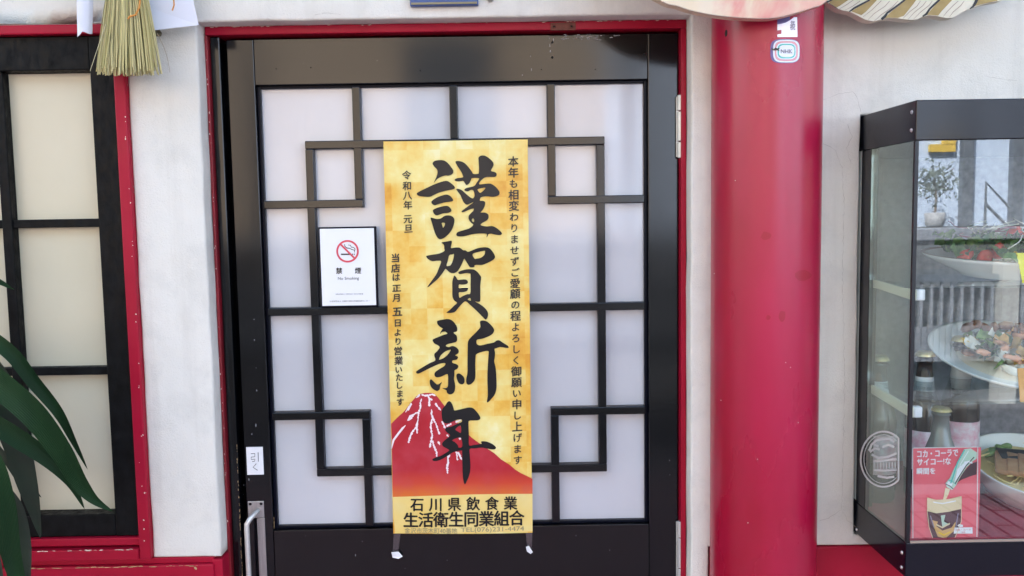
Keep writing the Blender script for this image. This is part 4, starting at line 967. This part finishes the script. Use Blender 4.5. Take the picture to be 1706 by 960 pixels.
dish_obj('onion_strands', strands(28, .035, .035, .0011, 5), 'onion', d1, mt)['kind'] = 'stuff'
dish_obj('purple_strands', strands(12, .03, .04, .0012, 6), 'purple', d1, mt)['kind'] = 'stuff'
# stir fry, tilted
c2 = P(1690, 590, .0); d2 = thing('stir_fry_dish', 'sample dish of mixed seafood and vegetables on a tilted white plate, middle shelf', 'food dish', tuple(c2))
mt = Matrix.Translation(c2) @ Matrix.Rotation(R(17), 4, 'X')
dish_obj('plate', lathe(bmesh.new(), PROF(.139, .024), 64), 'china', d2, mt)
rd = random.Random(8)
b = bmesh.new(); lathe(b, [(0, .002), (.05, .000), (.088, -.008), (.092, -.012)], 40); dish_obj('sauce', b, 'sauce', d2, mt)
def spot():
    a = rd.uniform(0, 6.28); q = .086*math.sqrt(rd.random()); return Vector((q*math.cos(a), q*math.sin(a)*.9-.006, .004+.018*(1-(q/.086)**2)+rd.uniform(-.002, .005)))
for nm, material, cnt in (('green_pepper', 'darkgreen', 16), ('onion_piece', 'onion', 18), ('carrot_piece', 'iceprint', 7), ('lettuce_piece', 'lettuce', 12)):
    for k in range(cnt):
        b = bmesh.new(); curl(b, spot(), rd.uniform(.011, .019), k*3+cnt)
        dish_obj(nm, b, material, d2, mt)
for k in range(13):
    b = bmesh.new(); c = spot()+Vector((0, 0, .004)); a0 = rd.uniform(0, 6.28); q = rd.uniform(.009, .013)
    tube(b, [c+Vector((q*math.cos(a0+t*.55), q*math.sin(a0+t*.55), .001*t)) for t in range(7)], [.0035, .0058, .0062, .0058, .0048, .0036, .0015], 8); dish_obj('shrimp', b, 'shrimp', d2, mt)
for nm, material, cnt in (('corn_piece', 'corn', 6), ('mushroom_piece', 'brownfood', 4), ('squid_piece', 'onion', 7)):
    for k in range(cnt):
        b = bmesh.new(); blobmesh(b, spot(), rd.uniform(.008, .013), 1.4, .9, .4, k*1.3+cnt); dish_obj(nm, b, material, d2, mt)
b = bmesh.new()
for k in range(8): blobmesh(b, Vector((-.06+.016*k, .052+.006*math.sin(k), .028+.004*math.sin(k*2))), .012, 1.2, .7, .7, k+40)
dish_obj('fried_topping', b, 'brownfood', d2, mt)
b = bmesh.new(); box(b, c2.x-.05, c2.x+.05, c2.y+.06, c2.y+.075, 1.203, c2.z+.0, bev=.002); obj('plate_stand', b, 'shelfglass', d2)
# ramen
c3 = P(1722, 776, -.03); d3 = thing('noodle_bowl', 'sample noodle bowl with sliced pork and dark seaweed, on the showcase floor', 'food dish', tuple(c3))
mt = Matrix.Translation(c3) @ Matrix.Rotation(R(17), 4, 'X'); R0 = .103
dish_obj('bowl', lathe(bmesh.new(), [(0, -.078), (R0*.42, -.078), (R0*.44, -.068), (R0*.75, -.045), (R0*.93, -.02), (R0, 0), (R0*1.01, .003), (R0*.97, .002), (R0*.88, -.022), (R0*.6, -.04), (0, -.045)], 64), 'china', d3, mt)
b = bmesh.new(); lathe(b, [(0, -.016), (R0*.55, -.015), (R0*.86, -.017)], 48); dish_obj('broth', b, 'noodle', d3, mt)
dish_obj('noodles', strands(130, -.026, .036, .0016, 9, .022), 'noodle', d3, mt)['kind'] = 'stuff'
for k in range(5):
    b = bmesh.new(); box(b, -.060+.017*k, -.047+.017*k+.006, -.055, .012, -.001+.002*k, .008+.002*k, bev=.002); bmesh.ops.rotate(b, cent=(0, 0, 0), matrix=Matrix.Rotation(R(-28), 3, 'Z'), verts=b.verts); dish_obj('pork_slice', b, 'pork', d3, mt)
b = bmesh.new(); box(b, -.052, .05, .0, .034, .008, .0105); bmesh.ops.rotate(b, cent=(0, 0, 0), matrix=Matrix.Rotation(R(-12), 3, 'Z'), verts=b.verts)
for v_ in b.verts: v_.co.z += .004*math.sin(v_.co.x*60)
dish_obj('seaweed', b, 'nori', d3, mt)
for k in range(4):
    b = bmesh.new(); blobmesh(b, Vector((-.05+.012*k, .045+.006*k, -.004)), .012, 1, 1, .5, k+3); dish_obj('greens', b, 'lettuce', d3, mt)
b = bmesh.new(); box(b, c3.x-.05, c3.x+.05, c3.y+.01, c3.y+.06, .9885, 1.0, bev=.002); obj('bowl_stand', b, 'cabfloor', d3)

# bottles
def bottle(px, Yb, H, Rb, label, name='beer_bottle', glassm='bottle', capm='cap', group='bottles on the showcase floor', px_y=720):
    x = P(px, px_y, Yb).x; c = Vector((x, Yb, .9885)); t = thing(name, label, 'bottle', tuple(c), group); T = Matrix.Translation(c)
    rn = .0135 if H > .22 else .0125
    b = bmesh.new(); lathe(b, [(0, 0), (Rb*.9, 0), (Rb, .006), (Rb, H*.56), (Rb*.93, H*.61), (rn*1.25, H*.74), (rn, H*.86), (rn*.95, H*.93), (rn*1.15, H*.935), (rn*1.15, H*.95), (rn*.95, H*.955), (rn*.95, H*.985), (0, H*.985)], 32, T); obj('body', b, glassm, t, smooth=True)
    b = bmesh.new(); lathe(b, [(rn*1.28, H*.97), (rn*1.2, H*.985), (rn*.95, H), (0, H*1.002)], 28, T)
    obj('cap', b, capm, t)
    b = bmesh.new(); lathe(b, [(Rb+.0004, H*.2), (Rb+.0006, H*.205), (Rb+.0006, H*.465), (Rb+.0004, H*.47)], 32, T); obj('label', b, 'bottlelabel', t, smooth=True)
    if H > .22:
        b = bmesh.new(); lathe(b, [(rn*1.32, H*.735), (rn*1.1, H*.83)], 28, T); obj('neck_label', b, 'white', t, smooth=True)
    return t
bottle(1462, .005, .258, .031, 'tall beer bottle nearest the left side glass of the showcase, behind the oval emblem')
bottle(1540, .02, .262, .031, 'tall brown beer bottle just inside the front corner of the showcase, left of the other', px_y=640)
bottle(1600, .04, .285, .032, 'tall brown beer bottle with white neck label, behind the red card', px_y=660)
bottle(1567, -.085, .185, .026, 'short clear bottle with gold crown cap right behind the red drink card', 'soft_drink_bottle', 'clearbottle', 'cap', px_y=740)
# red card
cdz = thing('drink_card', 'red drink advertising card with Japanese headline and a pouring bottle, in the showcase corner', 'card', tuple(P(1574, 900, -.178)))
a, c = P(1520.5, 748, -.178), P(1629, 899, -.178); fn = PQ(-.1806)
obj('card_sheet', bx(a.x, c.x, -.1795, -.1785, c.z, a.z), 'cardred', cdz)
b = bmesh.new()
for p0, p1 in (((1520.5, 747.5), (1629, 745.5)), ((1629, 745.5), (1627.5, 899)), ((1627.5, 899), (1521, 900)), ((1521, 900), (1520.5, 747.5))): ribbon(b, [p0, p1], 1.4, PQ(-.1804))
obj('plastic_sleeve', b, 'frostprint', cdz)
b = bmesh.new(); put_line(b, 'コカ・コーラで', 1528, 1596, 757.5, 755, 11.5, fn, .03); put_line(b, 'サイコー!な', 1528, 1584, 771, 769, 11, fn, .03); put_line(b, '瞬間を', 1527.5, 1558, 786.3, 785.5, 10.5, fn, .03); obj('lettering', b, 'white', cdz)
zG = Z(1420, 720, 4.0)
for nm, material, pts, Y in (('pictured_bottle', 'bottleprint', [(745, 118), (790, 112), (830, 140), (828, 180), (800, 200), (760, 240), (720, 300), (690, 360), (665, 390), (630, 370), (620, 345), (650, 310), (680, 240), (715, 180)], -.1806), ('pictured_drink', 'cola', [(830, 200), (828, 285), (780, 300), (730, 320), (700, 340), (740, 270), (790, 215)], -.1807),
                              ('pictured_glass', 'cola', [(498, 530), (560, 545), (640, 535), (728, 515), (725, 600), (700, 660), (680, 710), (540, 715), (515, 640), (500, 580)], -.1806), ('pictured_foam', 'foam', [(500, 440), (560, 455), (640, 450), (725, 430), (728, 515), (640, 535), (560, 545), (498, 530)], -.1806),
                              ('pictured_ice', 'iceprint', [(530, 590), (570, 600), (560, 630), (600, 660), (660, 640), (690, 600), (680, 660), (620, 712), (570, 700), (545, 640)], -.1808), ('pictured_stream', 'foam', [(620, 375), (650, 385), (640, 420), (612, 475), (600, 470), (612, 420)], -.1807), ('logo_plate', 'white', [(678, 640), (800, 638), (802, 680), (676, 680)], -.1808), ('logo_mark', 'white', [(700, 628), (712, 616), (736, 622), (738, 634), (716, 638)], -.1808),
                              ('bottle_glint', 'white', [(700, 250), (750, 205), (790, 190), (750, 240), (715, 290), (680, 340), (690, 300)], -.1808), ('bottle_glint', 'white', [(640, 330), (670, 345), (660, 365), (628, 350)], -.1808), ('drink_glint', 'bottleprint', [(590, 560), (620, 555), (610, 600), (650, 620), (600, 640)], -.1809)):
    b = bmesh.new(); poly(b, zG(pts), PQ(Y)); obj(nm, b, material, cdz)
for pts, wd, mt_ in (([(748, 122), (700, 210), (672, 300), (655, 345)], 2.2, 'teal'), ([(812, 170), (760, 225), (712, 300), (684, 350)], 1.6, 'cola'), ([(775, 128), (722, 215), (700, 290)], 1.2, 'white'), ([(622, 350), (650, 362), (672, 382)], 1.4, 'cola'), ([(636, 322), (668, 330), (694, 356)], 1.2, 'teal'), ([(745, 205), (775, 200), (800, 210)], 2.4, 'white'), ([(500, 445), (500, 540), (512, 640), (538, 714)], 1.0, 'foam'), ([(727, 432), (726, 600), (702, 664), (682, 712)], 1.0, 'foam'), ([(520, 560), (545, 640)], 1.8, 'greytext'), ([(705, 545), (690, 640)], 1.6, 'greytext'), ([(560, 620), (600, 640), (650, 612)], 2.4, 'foam'), ([(575, 672), (610, 690), (655, 668)], 2.6, 'corn'), ([(540, 470), (600, 480), (690, 462)], 2.0, 'white')):
    b = bmesh.new(); ribbon(b, zG(pts), wd, PQ(-.18105)); obj('picture_detail', b, mt_, cdz)
b = bmesh.new(); put_line(b, 'コカ・コーラ', 1592, 1617, 883.6, 883.4, 3.0, PQ(-.1811), .02); put_line(b, '公式', 1602, 1608, 887.7, 887.6, 2.4, PQ(-.1811), .02); obj('lettering', b, 'redprint', cdz)
# price tags
for nm, material, pts, lab in (('yellow_price_tag', 'yellow', [(1693.5, 421), (1718, 420), (1722, 470), (1703, 471)], 'yellow price tag with a pinked edge beside the salad dish at the right'), ('orange_price_tag', 'orangetag', [(1695, 615), (1722, 613), (1724, 672), (1700, 671)], 'plain orange price tag under the tilted plate at the right')):
    t = bmesh.new(); L2 = []
    p0, p3 = pts[0], pts[3]; n = 12
    for k in range(n+1):
        s_ = k/n; L2.append((p0[0]+(p3[0]-p0[0])*s_+(1 if k % 2 and material == 'yellow' else 0), p0[1]+(p3[1]-p0[1])*s_))
    board(t, [pts[1], pts[2]][::1]+L2[::-1], -.165, .0008)
    tag(obj(nm, t, material), lab, 'price tag')

# ------------------------------------------------------------------ the street behind the camera (seen in the glass and the lacquer)
def structure(name, bm, material): return tag(obj(name, bm, material), kind='structure')
structure('ground', bx(-60, 60, -60, 60, -.5, -.125), 'street')
structure('pavement', bx(-30, 30, -3.25, .16, -.12, .0), 'paver')
structure('kerb', bx(-30, 30, -3.42, -3.2505, -.12, .004, bev=.01), 'kerb')
structure('road', bx(-30, 30, -6.0, -3.4205, -.1245, -.115), 'street')
ob = thing('opposite_building', 'pale blue-white building on a raised terrace across the street, mirrored in the glass', 'building', (2, -6.5, 0))
obj('footing', bx(.9, 14, -12, -6.0, -.12, 1.26), 'bbase', ob)
obj('dark_footing', bx(-9, .898, -12, -6.0, -.12, 1.26), 'bdark', ob)
for k_ in range(24): obj('panel_rib', bx(3.2+.05*k_, 3.243+.05*k_, -5.78, -5.76, .26, .55), 'bmid', ob)
obj('terrace_edge', bx(-9, 14, -6.35, -5.96, 1.2605, 1.36, bev=.01), 'bmid', ob)
obj('wall', bx(1.0, 14, -12, -6.9, 1.36, 4.6), 'bwhite', ob)
obj('wall', bx(-9, .998, -12, -6.9, 1.36, 4.6), 'bbeige', ob)
for x_ in (-6.4, -4.1, -1.0): obj('window', bx(x_, x_+.9, -6.92, -6.88, 2.0, 3.4), 'bgrey', ob)
obj('roof', bx(-9.4, 14.4, -12, -6.3, 4.6, 4.85), 'bgrey', ob)
for x in (-6, -2.5, 1.2, 4.33, 4.80, 7.5):
    obj('post', bx(x-.05, x+.05, -6.8995, -6.82, 1.3605, 4.6, bev=.005), 'bgrey', ob)
for z0, z1 in ((.92, .98), (.42, .50)): obj('rail', bx(-9, 14, -5.9, -5.85, z0, z1), 'bgrey', ob)
rl = obj('rail', bx(-9, 14, -5.88, -5.87, .50, .52), 'bmid', ob)
b = bmesh.new()
for k in range(150): box(b, -6+.085*k, -6+.085*k+.02, -5.885, -5.865, .52, .92)
obj('baluster', b, 'bmid', ob)['kind'] = 'stuff'
for x in (-4, 0, 4.15, 8): obj('plinth_post', bx(x-.07, x+.07, -5.95, -5.80, -.12, 1.1), 'kerb', ob)
b = bmesh.new()
for pts in ([(4.06, -6.05, 1.36), (4.06, -6.05, 1.74), (4.27, -6.05, 1.52), (4.27, -6.05, 1.36)], [(4.06, -6.05, 1.56), (4.24, -6.05, 1.38)]): tube(b, pts, .012, 8)
obj('handrail', b, 'bgrey', ob)
ysg = thing('yellow_sign', 'yellow lettered sign on the pale wall of the building opposite', 'sign', (3.7, -6.85, 2.0))
b = bmesh.new(); box(b, 3.98, 4.22, -6.89, -6.85, 2.06, 2.13); box(b, 4.10, 4.22, -6.885, -6.845, 2.1305, 2.24); obj('sign_board', b, 'signyellow', ysg)
tr = thing('terrace_tree', 'small bushy tree in a pale round pot on the terrace opposite', 'tree', (3.82, -6.45, 1.36))
b = bmesh.new(); lathe(b, [(0, 0), (.06, 0), (.08, .02), (.09, .12), (.075, .13), (0, .12)], 20, Matrix.Translation((3.86, -6.5, 1.362))); obj('pot', b, 'pot', tr, smooth=True)
b = bmesh.new(); tube(b, [(3.86, -6.5, 1.46), (3.87, -6.5, 1.62), (3.85, -6.5, 1.80)], [.012, .01, .006], 8); obj('trunk', b, 'stem', tr)
b = bmesh.new(); rd = random.Random(4)
for k in range(420):
    c = Vector((3.86+rd.gauss(0, .10), -6.5+rd.gauss(0, .08), 1.76+rd.gauss(0, .08))); e = Vector((rd.uniform(-1, 1), rd.uniform(-1, 1), rd.uniform(-1, 1))).normalized()*.025; h = e.cross(Vector((rd.random(), 1, .2))).normalized()*.010
    b.faces.new([b.verts.new(c-e), b.verts.new(c+h), b.verts.new(c+e), b.verts.new(c-h)])
obj('crown', b, 'treeleaf', tr)
